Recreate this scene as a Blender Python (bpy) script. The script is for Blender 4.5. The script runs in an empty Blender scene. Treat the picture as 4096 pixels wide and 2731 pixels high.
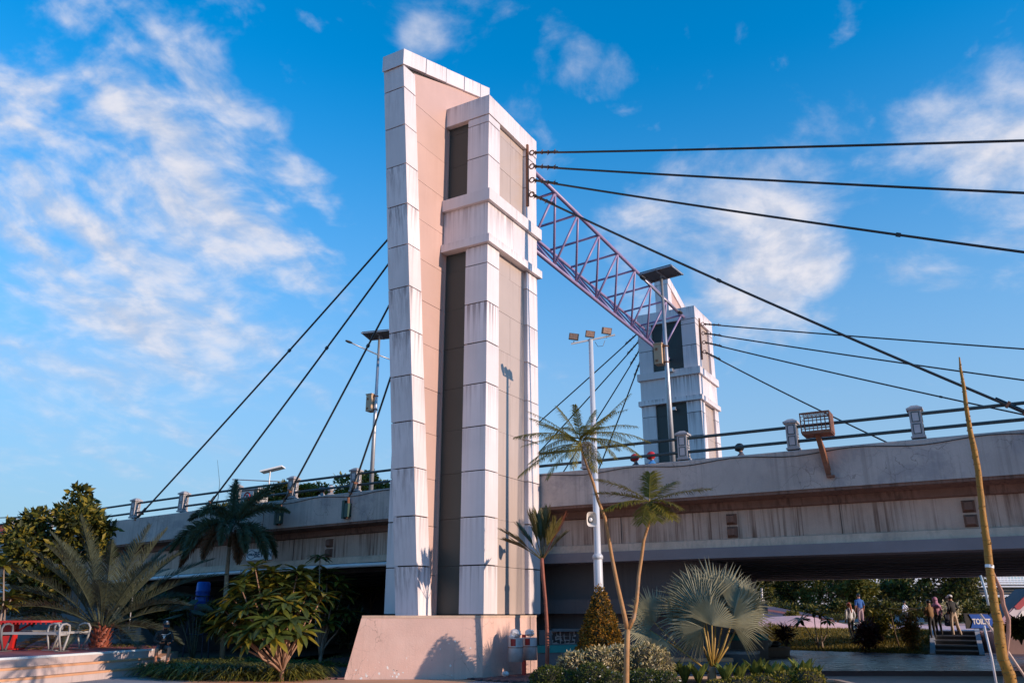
import bpy, bmesh, math, random
import numpy as np
from mathutils import Vector, Matrix, Quaternion, noise as mnoise
random.seed(7)
sc = bpy.context.scene
COL = sc.collection
R = math.radians
# ------------------------------------------------------------------ camera
F, CX, CY, CAMZ = 3250.0, 2048.0, 1365.5, 1.6
PITCH = math.atan((2450.0 - CY) / F)
cam = bpy.data.objects.new('camera', bpy.data.cameras.new('camera'))
COL.objects.link(cam)
cam.location = (0, 0, CAMZ)
cam.rotation_euler = (R(90) + PITCH, 0, 0)
cam.data.sensor_width = 36; cam.data.lens = 36 * F / 4096
cam.data.clip_end = 5000; cam.data.clip_start = 0.1
sc.camera = cam
# ------------------------------------------------------------------ light
SUN_AZ, SUN_EL = 117.8, 15.5
sund = Vector((math.sin(R(SUN_AZ)) * math.cos(R(SUN_EL)), math.cos(R(SUN_AZ)) * math.cos(R(SUN_EL)), math.sin(R(SUN_EL))))
sl = bpy.data.lights.new('sun', 'SUN'); sl.energy = 3.9; sl.angle = R(0.5); sl.color = (1.0, 0.775, 0.61)
so = bpy.data.objects.new('sun', sl); COL.objects.link(so)
so.rotation_euler = (-sund).to_track_quat('-Z', 'Y').to_euler(); so.location = sund * 200
sc.view_settings.view_transform = 'Standard'; sc.view_settings.look = 'None'
sc.view_settings.exposure = 0.38; sc.view_settings.gamma = 1.0
sc.view_settings.use_curve_mapping = False

def ray(px, py):
    x = (px - CX) / F; y = -(py - CY) / F
    return Vector((x, math.cos(PITCH) - y * math.sin(PITCH), math.sin(PITCH) + y * math.cos(PITCH)))
def at(px, py, D):
    "point at forward distance D that is seen in direction (px, py)"
    d = ray(px, py); return Vector((0, 0, CAMZ)) + d * (D / d.y)
def gz(px, py, z=0.0):
    d = ray(px, py); return Vector((0, 0, CAMZ)) + d * ((z - CAMZ) / d.z)

# ------------------------------------------------------------------ sky
w = bpy.data.worlds.new('World'); sc.world = w; w.use_nodes = True
nt = w.node_tree; nt.nodes.clear()
class N:
    def __init__(s, nt): s.nt = nt
    def new(s, t, ins=(), **kw):
        n = s.nt.nodes.new(t)
        for k, v in kw.items(): setattr(n, k, v)
        for k, v in (ins.items() if isinstance(ins, dict) else enumerate(ins)):
            if v is None: continue
            if hasattr(v, 'is_output') or isinstance(v, bpy.types.NodeSocket): s.nt.links.new(v, n.inputs[k])
            else: n.inputs[k].default_value = v
        return n
    def m(s, op, a, b=None, c=None, clamp=False):
        n = s.new('ShaderNodeMath', [a, b, c], operation=op); n.use_clamp = clamp; return n.outputs[0]
    def vm(s, op, a, b=None, out=0):
        n = s.new('ShaderNodeVectorMath', [a, b], operation=op); return n.outputs[out]
    def ramp(s, fac, stops, interp='LINEAR'):
        n = s.new('ShaderNodeValToRGB', [fac]); cr = n.color_ramp; cr.interpolation = interp
        while len(cr.elements) < len(stops): cr.elements.new(0.5)
        for e, (p, c) in zip(cr.elements, stops):
            e.position = p; e.color = tuple(c) + (1,) if len(c) == 3 else c
        return n.outputs[0]
    def mix(s, f, a, b, blend='MIX'):
        n = s.new('ShaderNodeMix', data_type='RGBA', blend_type=blend)
        for k, v in ((0, f), (6, a), (7, b)):
            if isinstance(v, bpy.types.NodeSocket): s.nt.links.new(v, n.inputs[k])
            else: n.inputs[k].default_value = v if k == 0 else (tuple(v) + (1,) if len(v) == 3 else v)
        return n.outputs[2]
    def smooth(s, v, a, b):
        n = s.new('ShaderNodeMapRange', [v, a, b, 0.0, 1.0], interpolation_type='SMOOTHSTEP'); return n.outputs[0]
g = N(nt)
sky = g.new('ShaderNodeTexSky', sky_type='NISHITA', sun_disc=False, sun_elevation=R(SUN_EL), sun_rotation=R(SUN_AZ), altitude=0.0, air_density=1.0, dust_density=0.0, ozone_density=4.5)
hs = g.new('ShaderNodeHueSaturation', {'Hue': 0.492, 'Saturation': 1.85, 'Value': 1.9, 'Color': sky.outputs[0]})
d = g.new('ShaderNodeTexCoord').outputs['Generated']
sep = g.new('ShaderNodeSeparateXYZ', [d])
zz = g.m('MAXIMUM', g.m('ADD', sep.outputs[2], 0.32), 0.1)
pl = g.new('ShaderNodeCombineXYZ', [g.m('DIVIDE', sep.outputs[0], zz), g.m('DIVIDE', sep.outputs[1], zz), 0.0]).outputs[0]
def blob(px, py, r, wgt):
    c = ray(px, py).normalized()
    dot = g.vm('DOT_PRODUCT', d, tuple(c), out=1)
    return g.m('MULTIPLY', g.smooth(dot, math.cos(R(r)), 1.0), wgt)
def blobs(lst):
    acc = None
    for b in lst:
        v = blob(*b); acc = v if acc is None else g.m('ADD', acc, v)
    return acc
# banded altocumulus on the left: streaks run away to the right, crossed by small ripples
wob = g.new('ShaderNodeTexNoise', {'Vector': pl, 'Scale': 2.2, 'Detail': 3.0}).outputs['Color']
plw = g.vm('ADD', pl, g.vm('MULTIPLY', wob, (0.22, 0.22, 0.0)))
mpw = g.vm('MULTIPLY', g.new('ShaderNodeMapping', {'Vector': plw, 'Rotation': (0, 0, R(-64))}).outputs[0], (1.0, 2.7, 1.0))
n1 = g.new('ShaderNodeTexNoise', {'Vector': mpw, 'Scale': 3.4, 'Detail': 6.0, 'Roughness': 0.5}).outputs[0]
n2 = g.new('ShaderNodeTexNoise', {'Vector': plw, 'Scale': 17.0, 'Detail': 5.0, 'Roughness': 0.55}).outputs[0]
n3 = g.new('ShaderNodeTexNoise', {'Vector': pl, 'Scale': 5.0, 'Detail': 8.0, 'Roughness': 0.6, 'Distortion': 0.25}).outputs[0]
n4 = g.new('ShaderNodeTexNoise', {'Vector': mpw, 'Scale': 1.1, 'Detail': 3.0}).outputs[0]
ma = blobs([(60, 150, 15, .30), (400, 450, 15, .42), (700, 850, 15, .42), (60, 650, 9, .10), (100, 1150, 15, .38), (1050, 1150, 13, .38), (1000, 500, 9, .16), (330, 1680, 11, .34), (800, 1500, 15, .30)])
puff = g.m('ADD', g.m('MULTIPLY', g.m('SUBTRACT', n1, 0.5), 4.2), g.m('MULTIPLY', g.m('SUBTRACT', n2, 0.5), 2.4))
soft = g.m('MULTIPLY', g.m('SUBTRACT', n4, 0.5), 1.1)
lowf = g.smooth(sep.outputs[2], 0.50, 0.22)      # lower down the layer blurs into haze
tex = g.m('ADD', g.m('MULTIPLY', puff, g.m('SUBTRACT', 1.0, g.m('MULTIPLY', lowf, 0.55))), soft)
ca = g.m('MULTIPLY', g.smooth(g.m('ADD', tex, g.m('SUBTRACT', ma, 0.66)), -0.20, 1.55), 0.95)
mb_ = blobs([(2850, 1010, 10, .82), (3060, 1100, 6, .3), (4120, 420, 8.5, .62), (4060, 960, 8, .45), (3330, 800, 10, .32), (2395, 285, 3.2, .62), (2250, 185, 3.0, .40), (2060, 300, 6, .22), (1690, 165, 2.2, .45), (1790, 20, 5, .30), (1160, 360, 5, .26)])
cb = g.m('MULTIPLY', g.smooth(g.m('ADD', g.m('MULTIPLY', g.m('SUBTRACT', n3, 0.5), 3.0), mb_), 0.30, 1.45), 1.0)
cov = g.m('MAXIMUM', ca, cb)
# everywhere else: thin scattered cloud of the same kind
cov = g.m('MAXIMUM', cov, g.m('MULTIPLY', g.smooth(n1, 0.66, 0.92), 0.08))
horiz = g.m('MULTIPLY', g.smooth(sep.outputs[2], 0.62, -0.02), 0.95)   # hazy low air
c0 = g.mix(horiz, hs.outputs[0], (2.7, 3.35, 4.15))
cc = g.mix(g.smooth(g.m('ADD', g.m('MULTIPLY', n2, 0.6), g.m('MULTIPLY', n3, 0.4)), 0.40, 0.62), (3.4, 3.9, 5.0), (5.2, 5.2, 5.7))
c1 = g.mix(cov, c0, cc)
bg = g.new('ShaderNodeBackground', {'Color': c1, 'Strength': 0.118})
g.new('ShaderNodeOutputWorld', [bg.outputs[0]])
w.cycles.sampling_method = 'MANUAL'; w.cycles.sample_map_resolution = 256
# ------------------------------------------------------------------ helpers
C0 = Vector((-0.75, 22.7, 0)); BROT = R(-30)
EX = Vector((math.cos(BROT), math.sin(BROT), 0)); EY = Vector((-math.sin(BROT), math.cos(BROT), 0))
def L(x, y, z=0.0):
    "bridge frame: x along the deck to the right, y across it and away, z up"
    return C0 + EX * x + EY * y + Vector((0, 0, z))

class MB:
    def __init__(s): s.v = []; s.f = []; s.mi = []; s.cur = 0
    def add(s, vs, fs):
        o = len(s.v); s.v.extend([tuple(p) for p in vs])
        for f in fs: s.f.append(tuple(i + o for i in f)); s.mi.append(s.cur)
        return s
    def hexa(s, b, t):
        return s.add(list(b) + list(t), [(3, 2, 1, 0), (4, 5, 6, 7), (0, 1, 5, 4), (1, 2, 6, 5), (2, 3, 7, 6), (3, 0, 4, 7)])
    def box(s, x0, x1, y0, y1, z0, z1):
        return s.hexa([(x0, y0, z0), (x1, y0, z0), (x1, y1, z0), (x0, y1, z0)], [(x0, y0, z1), (x1, y0, z1), (x1, y1, z1), (x0, y1, z1)])
    def cbox(s, c, sz, rz=0.0, M=None):
        hx, hy, hz = sz[0] / 2, sz[1] / 2, sz[2] / 2
        Mx = M if M is not None else Matrix.Rotation(rz, 3, 'Z')
        P = [Vector(c) + Mx @ Vector((x * hx, y * hy, z * hz)) for z in (-1, 1) for x, y in ((-1, -1), (1, -1), (1, 1), (-1, 1))]
        return s.hexa(P[:4], P[4:])
    def prism(s, poly, z0, z1):
        n = len(poly)
        return s.add([(x, y, z0) for x, y in poly] + [(x, y, z1) for x, y in poly],
                     [tuple(range(n))[::-1], tuple(range(n, 2 * n))] + [(i, (i + 1) % n, n + (i + 1) % n, n + i) for i in range(n)])
    def extr(s, poly, p0, p1, ax, ay):
        "profile poly (a, b) in axes ax, ay swept from p0 to p1"
        n = len(poly); p0 = Vector(p0); p1 = Vector(p1); ax = Vector(ax); ay = Vector(ay)
        return s.add([p0 + ax * a + ay * b for a, b in poly] + [p1 + ax * a + ay * b for a, b in poly],
                     [tuple(range(n))[::-1], tuple(range(n, 2 * n))] + [(i, (i + 1) % n, n + (i + 1) % n, n + i) for i in range(n)])
    def tube(s, pts, r, seg=8, cap=True, flat=1.0):
        pts = [Vector(p) for p in pts]; n = len(pts)
        rs = r if isinstance(r, (list, tuple)) else [r] * n
        vs = []; up = None
        for i, p in enumerate(pts):
            t = (pts[min(i + 1, n - 1)] - pts[max(i - 1, 0)]).normalized()
            if up is None:
                up = Vector((0, 0, 1)) if abs(t.z) < 0.9 else Vector((1, 0, 0))
            a = t.cross(up).normalized(); b = a.cross(t).normalized(); up = b
            for k in range(seg):
                an = 2 * math.pi * k / seg
                vs.append(p + a * math.cos(an) * rs[i] + b * math.sin(an) * rs[i] * flat)
        fs = [(i * seg + k, i * seg + (k + 1) % seg, (i + 1) * seg + (k + 1) % seg, (i + 1) * seg + k) for i in range(n - 1) for k in range(seg)]
        if cap: fs += [tuple(range(seg))[::-1], tuple(range((n - 1) * seg, n * seg))]
        return s.add(vs, fs)
    def lathe(s, prof, c=(0, 0, 0), seg=20, sx=1.0, sy=1.0):
        vs = []; c = Vector(c); n = len(prof)
        for r, z in prof:
            for k in range(seg):
                an = 2 * math.pi * k / seg
                vs.append(c + Vector((math.cos(an) * r * sx, math.sin(an) * r * sy, z)))
        fs = [(i * seg + k, i * seg + (k + 1) % seg, (i + 1) * seg + (k + 1) % seg, (i + 1) * seg + k) for i in range(n - 1) for k in range(seg)]
        fs += [tuple(range(seg))[::-1], tuple(range((n - 1) * seg, n * seg))]
        return s.add(vs, fs)
    def ball(s, c, r, seg=12, rings=8, M=None):
        c = Vector(c); r = r if hasattr(r, '__len__') else (r, r, r); vs = []
        for i in range(rings + 1):
            th = math.pi * i / rings
            for k in range(seg):
                ph = 2 * math.pi * k / seg
                q = Vector((r[0] * math.sin(th) * math.cos(ph), r[1] * math.sin(th) * math.sin(ph), r[2] * math.cos(th)))
                vs.append(c + (M @ q if M is not None else q))
        fs = [(i * seg + k, (i + 1) * seg + k, (i + 1) * seg + (k + 1) % seg, i * seg + (k + 1) % seg) for i in range(rings) for k in range(seg)]
        return s.add(vs, fs)
    def ring(s, c, R0, r, M=None, seg=16, sub=6):
        pts = []; vs = []; c = Vector(c); M = M or Matrix.Identity(3)
        for i in range(seg):
            a = 2 * math.pi * i / seg
            for k in range(sub):
                b = 2 * math.pi * k / sub; q = R0 + r * math.cos(b)
                vs.append(c + M @ Vector((q * math.cos(a), q * math.sin(a), r * math.sin(b))))
        fs = [(i * sub + k, ((i + 1) % seg) * sub + k, ((i + 1) % seg) * sub + (k + 1) % sub, i * sub + (k + 1) % sub) for i in range(seg) for k in range(sub)]
        return s.add(vs, fs)
    def mesh(s, name, m, smooth=False):
        me = bpy.data.meshes.new(name); me.from_pydata(s.v, [], s.f)
        for mm in (m if isinstance(m, (list, tuple)) else [m]): me.materials.append(mm)
        if isinstance(m, (list, tuple)): me.polygons.foreach_set('material_index', s.mi)
        if smooth: me.polygons.foreach_set('use_smooth', [True] * len(me.polygons))
        me.update(); return me
    def build(s, name, m, parent=None, smooth=False, loc=None, rz=0.0):
        o = bpy.data.objects.new(name, s.mesh(name, m, smooth)); COL.objects.link(o)
        if parent is not None: o.parent = parent
        if loc is not None: o.location = loc
        if rz: o.rotation_euler = (0, 0, rz)
        return o
def inst(name, me, parent=None, loc=(0, 0, 0), rot=(0, 0, 0), scale=(1, 1, 1)):
    o = bpy.data.objects.new(name, me); COL.objects.link(o)
    if parent is not None: o.parent = parent
    o.location = loc; o.rotation_euler = rot; o.scale = scale; return o
def tag(o, label=None, cat=None, group=None, kind=None):
    for k, v in (('label', label), ('category', cat), ('group', group), ('kind', kind)):
        if v: o[k] = v
    return o
def thing(name, label, cat, loc=(0, 0, 0), rz=0.0, group=None):
    o = bpy.data.objects.new(name, None); COL.objects.link(o); o.empty_display_size = 0.2
    o.location = loc; o.rotation_euler = (0, 0, rz); return tag(o, label, cat, group)
def copy_tree(o, parent=None):
    c = o.copy(); COL.objects.link(c); c.parent = parent
    for ch in [x for x in bpy.data.objects if x.parent == o]: copy_tree(ch, c)
    return c
def struct(o): o['kind'] = 'structure'; return o

# ------------------------------------------------------------------ materials
MATS = {}
def mat(name, col, rough=0.7, var=0.18, scale=2.0, streak=0.0, streak_col=None, bump=0.0, bscale=40.0, metal=0.0, rnd=0.0, spec=0.5, blot=0.0, blot_col=None, blot_scale=0.8, coord='P', trans=0.0, crack=0.0, fine=0.0, rough_var=0.0, panel=False):
    if name in MATS: return MATS[name]
    m = bpy.data.materials.new(name); m.use_nodes = True; nt = m.node_tree; nt.nodes.clear(); n = N(nt)
    out = n.new('ShaderNodeOutputMaterial'); b = n.new('ShaderNodeBsdfPrincipled')
    b.inputs['Roughness'].default_value = rough; b.inputs['Metallic'].default_value = metal
    b.inputs['Specular IOR Level'].default_value = spec
    pos = n.new('ShaderNodeNewGeometry').outputs['Position'] if coord == 'P' else n.new('ShaderNodeTexCoord').outputs['Object']
    c = tuple(col)
    no = n.new('ShaderNodeTexNoise', {'Vector': pos, 'Scale': scale, 'Detail': 6.0, 'Roughness': 0.6}).outputs[0]
    f = n.new('ShaderNodeMapRange', [no, 0.28, 0.72, 1 - var, 1 + var]).outputs[0]
    if rnd:
        oi = n.new('ShaderNodeObjectInfo').outputs['Random']
        f = n.m('MULTIPLY', f, n.new('ShaderNodeMapRange', [oi, 0.0, 1.0, 1 - rnd, 1 + rnd]).outputs[0])
    if fine:
        nf = n.new('ShaderNodeTexNoise', {'Vector': pos, 'Scale': 60.0, 'Detail': 4.0, 'Roughness': 0.7}).outputs[0]
        f = n.m('MULTIPLY', f, n.new('ShaderNodeMapRange', [nf, 0.3, 0.7, 1 - fine, 1 + fine]).outputs[0])
    cc = n.vm('SCALE', c); nt.links.new(f, cc.node.inputs['Scale'])
    if blot:
        nb = n.new('ShaderNodeTexNoise', {'Vector': pos, 'Scale': blot_scale, 'Detail': 7.0, 'Roughness': 0.68, 'Distortion': 0.6}).outputs[0]
        cc = n.mix(n.m('MULTIPLY', n.smooth(nb, 0.48, 0.66), blot), cc, blot_col or tuple(x * 0.4 for x in c))
    if streak:
        sp = n.vm('MULTIPLY', pos, (10.0, 10.0, 0.25))
        s1 = n.new('ShaderNodeTexNoise', {'Vector': sp, 'Scale': 1.0, 'Detail': 5.0, 'Roughness': 0.65}).outputs[0]
        s2 = n.new('ShaderNodeTexNoise', {'Vector': n.vm('MULTIPLY', pos, (0.9, 0.9, 0.5)), 'Scale': 1.0, 'Detail': 3.0}).outputs[0]
        k = n.m('MULTIPLY', n.smooth(s1, 0.44, 0.66), n.smooth(s2, 0.32, 0.6))
        if panel:      # rain dirt runs down from the top edge of each panel, more on some than on others
            gzc = n.new('ShaderNodeSeparateXYZ', [n.new('ShaderNodeTexCoord').outputs['Generated']]).outputs[2]
            k = n.m('MULTIPLY', n.smooth(s1, 0.40, 0.68), n.m('ADD', 0.22, n.m('POWER', n.m('MAXIMUM', gzc, 0.0), 2.0)))
            k = n.m('MULTIPLY', k, n.new('ShaderNodeMapRange', [n.new('ShaderNodeObjectInfo').outputs['Random'], 0.2, 1.0, 0.15, 1.25]).outputs[0])
        cc = n.mix(n.m('MULTIPLY', k, streak), cc, streak_col or tuple(x * 0.35 for x in c))
    if crack:
        pw = n.vm('ADD', pos, n.vm('MULTIPLY', n.new('ShaderNodeTexNoise', {'Vector': pos, 'Scale': 3.0, 'Detail': 4.0}).outputs['Color'], (0.35, 0.35, 0.35)))
        vo = n.new('ShaderNodeTexVoronoi', {'Vector': pw, 'Scale': 2.3}, feature='DISTANCE_TO_EDGE').outputs[0]
        gate = n.smooth(n.new('ShaderNodeTexNoise', {'Vector': pos, 'Scale': 0.9}).outputs[0], 0.45, 0.6)
        cc = n.mix(n.m('MULTIPLY', n.m('MULTIPLY', n.m('LESS_THAN', vo, 0.011), gate), crack), cc, tuple(x * 0.3 for x in c))
    nt.links.new(cc, b.inputs['Base Color'])
    if rough_var:
        nt.links.new(n.new('ShaderNodeMapRange', [no, 0.3, 0.7, rough - rough_var, rough + rough_var]).outputs[0], b.inputs['Roughness'])
    if bump:
        bn = n.new('ShaderNodeTexNoise', {'Vector': pos, 'Scale': bscale, 'Detail': 5.0, 'Roughness': 0.6}).outputs[0]
        bp = n.new('ShaderNodeBump', {'Strength': bump, 'Distance': 0.02, 'Height': bn}); nt.links.new(bp.outputs[0], b.inputs['Normal'])
    sh = b.outputs[0]
    if trans:
        tr = n.new('ShaderNodeBsdfTranslucent'); nt.links.new(cc, tr.inputs[0])
        mx = n.new('ShaderNodeMixShader', [trans, b.outputs[0], tr.outputs[0]]); sh = mx.outputs[0]
    nt.links.new(sh, out.inputs[0]); MATS[name] = m; return m

m_white = mat('white_cladding', (0.73, 0.665, 0.665), 0.38, 0.08, 0.7, panel=True, streak=1.0, streak_col=(0.33, 0.27, 0.27), rnd=0.09, rough_var=0.06)
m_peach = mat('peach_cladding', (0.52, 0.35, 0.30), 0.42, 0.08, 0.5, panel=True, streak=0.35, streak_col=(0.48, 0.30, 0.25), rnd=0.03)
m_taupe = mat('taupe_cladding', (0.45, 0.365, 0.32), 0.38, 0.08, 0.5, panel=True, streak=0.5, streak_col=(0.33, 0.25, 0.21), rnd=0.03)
m_dark = mat('charcoal_cladding', (0.032, 0.043, 0.041), 0.45, 0.08, 0.6, streak=0.2, streak_col=(0.04, 0.04, 0.04), rnd=0.05)
m_core = mat('joint_black', (0.03, 0.025, 0.025), 0.8)
m_plinth = mat('plinth_render', (0.66, 0.44, 0.37), 0.85, 0.10, 1.2, streak=0.25, streak_col=(0.46, 0.31, 0.26), bump=0.25, bscale=25, crack=0.4, fine=0.05, blot=0.25, blot_col=(0.70, 0.54, 0.47))
m_paintfleck = mat('white_fleck', (0.8, 0.78, 0.75), 0.7)
m_parapet = mat('parapet_render', (0.48, 0.40, 0.36), 0.85, 0.18, 0.7, streak=0.45, streak_col=(0.24, 0.20, 0.18), bump=0.3, bscale=18, blot=0.75, blot_col=(0.30, 0.265, 0.265), blot_scale=0.8, crack=0.55, fine=0.08)
m_web = mat('girder_concrete', (0.50, 0.355, 0.28), 0.85, 0.2, 0.8, streak=1.0, streak_col=(0.17, 0.095, 0.065), bump=0.3, bscale=20, blot=0.35, blot_col=(0.48, 0.38, 0.32), fine=0.1)
m_flange = mat('pale_concrete', (0.62, 0.44, 0.33), 0.85, 0.15, 1.5, streak=0.5, streak_col=(0.36, 0.28, 0.23), bump=0.3, blot=0.3, blot_scale=2.0, fine=0.1)
m_band = mat('slate_paint', (0.20, 0.175, 0.185), 0.7, 0.14, 1.2, blot=0.2, blot_col=(0.16, 0.165, 0.19), fine=0.06)
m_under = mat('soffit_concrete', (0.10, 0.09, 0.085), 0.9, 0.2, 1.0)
m_rail = mat('rail_paint', (0.035, 0.055, 0.06), 0.45, 0.15, 3.0)
m_postg = mat('post_stucco', (0.36, 0.34, 0.35), 0.8, 0.12, 4.0, bump=0.15)
m_posti = mat('post_panel', (0.50, 0.46, 0.47), 0.8, 0.12, 4.0)
m_cable = mat('cable_black', (0.018, 0.022, 0.026), 0.42, 0.1, 5.0)
m_truss = mat('truss_lilac', (0.28, 0.21, 0.37), 0.4, 0.12, 3.0)
m_steel = mat('galvanised', (0.42, 0.42, 0.44), 0.42, 0.1, 3.0, metal=0.6)
m_pole = mat('pale_pole', (0.52, 0.55, 0.60), 0.4, 0.06, 2.0)
m_blackmetal = mat('black_metal', (0.03, 0.03, 0.032), 0.5)
m_rust = mat('rust_steel', (0.20, 0.085, 0.05), 0.75, 0.3, 6.0, blot=0.5, blot_col=(0.33, 0.12, 0.05), blot_scale=5, fine=0.15)
m_tan = mat('tan_box', (0.56, 0.38, 0.24), 0.55, 0.08, 3.0)
m_solar = mat('solar_back', (0.10, 0.095, 0.10), 0.4, 0.2, 4.0)
m_pipe = mat('white_pipe', (0.7, 0.7, 0.72), 0.4, 0.06, 3.0)
m_red = mat('red_paint', (0.50, 0.022, 0.02), 0.35, 0.1, 3.0)
m_blue = mat('blue_paint', (0.005, 0.085, 0.45), 0.4, 0.08, 3.0)
m_whitep = mat('white_paint', (0.8, 0.8, 0.8), 0.5, 0.05, 3.0)
m_black = mat('black', (0.012, 0.012, 0.013), 0.5, 0.1)
m_soffit = mat('stained_soffit', (.20, .105, .075), .9, .25, 1.2, streak=.8, streak_col=(.07, .035, .025), fine=.1)  # recess shade under the parapet put into the dark base colour, streaks over it
# ------------------------------------------------------------------ the near pylon
FZ = [1.52, 2.81, 4.13, 5.44, 6.74, 8.05, 9.36, 10.68, 11.97, 13.25, 14.54, 15.83, 17.1, 17.85]
CZ = [1.56, 2.83, 4.12, 5.40, 6.67, 7.94, 9.20, 10.46, 11.72, 12.35]
UZ = [14.19, 15.47, 16.69, 16.97]
BW, BD = 3.34, 3.20          # block width along x, depth along y
J = 0.016                    # half joint
def finY(z): return -0.71 - 1.83 * (z - 1.54) / 16.86
def topZ(y): return 18.40 + (y + 2.54) * (20.12 - 18.40) / (2.59 + 2.54)
def make_pylon():
    root = thing('bridge_pylon', 'tall near bridge pylon of white and peach cladding with a leaning fin', 'pylon', L(0, 0, 0), BROT, 'bridge pylons')
    MB().box(-BW + .22, -.22, .26, BD - .26, 1.50, 17.55).box(-BW + .03, -BW + .7, .03, .6, 1.5, 17.5).box(-.7, -.03, .03, .6, 1.5, 17.5).box(-BW + .03, -BW + .7, BD - .6, BD - .03, 1.5, 17.5).box(-.7, -.03, BD - .6, BD - .03, 1.5, 17.5).build('core', m_core, root)
    # corner columns
    for (x0, x1) in ((-.79, 0), (-BW, -BW + .79)):
        for (y0, y1) in ((0, .70), (BD - .73, BD)):
            for zs in (CZ, UZ):
                for a, b in zip(zs[:-1], zs[1:]):
                    MB().box(x0, x1, y0, y1, a + J, b - J).build('column_panel', m_white, root)
    # charcoal panels between the columns, on the fin side and on the road side
    for zs in (CZ, UZ):
        for a, b in zip(zs[:-1], zs[1:]):
            MB().box(-BW + .79, -.79, .16, .30, a + .004, b - .004).build('charcoal_panel', m_dark, root)
            MB().box(-BW + .79, -.79, BD - .30, BD - .14, a + .004, b - .004).build('charcoal_panel', m_dark, root)
            for (x0, x1) in ((-.26, -.12), (-BW + .12, -BW + .26)):
                for (y0, y1) in ((.70, 1.58), (1.588, BD - .73)):
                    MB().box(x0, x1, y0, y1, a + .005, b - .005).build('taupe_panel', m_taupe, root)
    # two ledges, the frieze between them and the cap
    def ringpieces(name, p, za, zb, m=m_white):
        for (y0, y1) in ((-p, .30), (BD - .30, BD + p)):
            MB().box(-BW - p, -1.665, y0, y1, za, zb).build(name, m, root)
            MB().box(-1.65, p, y0, y1, za, zb).build(name, m, root)
        for (x0, x1) in ((-.30, p), (-BW - p, -BW + .30)):
            MB().box(x0, x1, .302, 1.592, za, zb).build(name, m, root)
            MB().box(x0, x1, 1.605, BD - .302, za, zb).build(name, m, root)
    ringpieces('ledge', .13, 13.79, 14.18)
    ringpieces('ledge', .13, 12.36, 12.62)
    ringpieces('frieze_panel', .0, 12.625, 13.785)
    ringpieces('cap_panel', .02, 16.98, 17.68)
    MB().box(-BW + .1, -.1, .1, BD - .1, 17.5, 17.62).build('roof', m_white, root)
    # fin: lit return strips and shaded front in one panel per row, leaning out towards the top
    x0, x1, W = -2.39, -1.62, .60
    c = MB()
    yb = 2.59
    prof = [(finY(1.5) + .03, 1.5), (.4, 1.5), (yb - .03, 16.0), (yb - .03, topZ(yb) - .05), (finY(18.35) + .03, topZ(finY(18.35)) - .05)]
    c.extr(prof, (x0 + .10, 0, 0), (x1 - .10, 0, 0), (0, 1, 0), (0, 0, 1)); c.build('core', m_core, root)
    for a, b in zip(FZ[:-1], FZ[1:]):
        a2, b2 = a + J, b - J
        MB().extr([(finY(a2), a2), (finY(a2) + W, a2), (finY(b2) + W, b2), (finY(b2), b2)], (x0, 0, 0), (x1, 0, 0), (0, 1, 0), (0, 0, 1)).build('fin_panel', m_white, root)
    ys = [-2.545, -1.35, -.2, .9, 1.95, yb]
    for a, b in zip(ys[:-1], ys[1:]):
        h = .56
        MB().extr([(a + J, topZ(a) - h + .0), (b - J, topZ(b) - h), (b - J, topZ(b)), (a + J, topZ(a))], (x0 - .03, 0, 0), (x1 + .03, 0, 0), (0, 1, 0), (0, 0, 1)).build('coping_panel', m_white, root)
    for a, b in ((17.0, 17.9), (17.9, None)):
        tb_, tc_ = (b, b) if b else (topZ(1.99) - .57, topZ(yb) - .57)
        MB().extr([(1.99, a + J), (yb, a + J), (yb, tc_ - J), (1.99, tb_ - J)], (x0, 0, 0), (x1, 0, 0), (0, 1, 0), (0, 0, 1)).build('fin_panel', m_white, root)
    PZ = [1.52] + [z - .22 for z in FZ[1:-1]] + [18.6]
    for a, b in zip(PZ[:-1], PZ[1:]):
        for xa, xb in ((x1 - .10, x1 - .045), (x0 + .045, x0 + .10)):
            ya = finY(a) + W; yy = finY(b) + W
            if b < 17.5: poly = [(ya, a + .006), (.2 if a < 16.5 else 1.6, a + .006), (.2 if a < 16.5 else 1.6, b - .006), (yy, b - .006)]
            else: poly = [(ya, a + .006), (2.0, a + .006), (2.0, topZ(2.0) - .5), (finY(17.9) + W, topZ(finY(17.9)) - .5)]
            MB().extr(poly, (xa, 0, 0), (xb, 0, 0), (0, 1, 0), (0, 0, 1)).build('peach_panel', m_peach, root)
    MB().box(x1 - .045, x1 - .01, .10, .158, 1.56, 16.9).build('corner_trim', m_peach, root)
    for sx in (1, -1):       # bar that carries the cable eyes
        X = .03 if sx > 0 else -BW - .03
        MB().box(X - .03, X + .05, 2.46, 2.54, 14.75, 17.15).build('cable_bracket', m_rust, root)
    rj = random.Random(9)
    for ch in [x for x in bpy.data.objects if x.parent == root and 'panel' in x.name]:
        ch.location = (rj.uniform(-.004, .004), rj.uniform(-.004, .004), rj.uniform(-.003, .003))
    return root
pylon = make_pylon()
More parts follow.
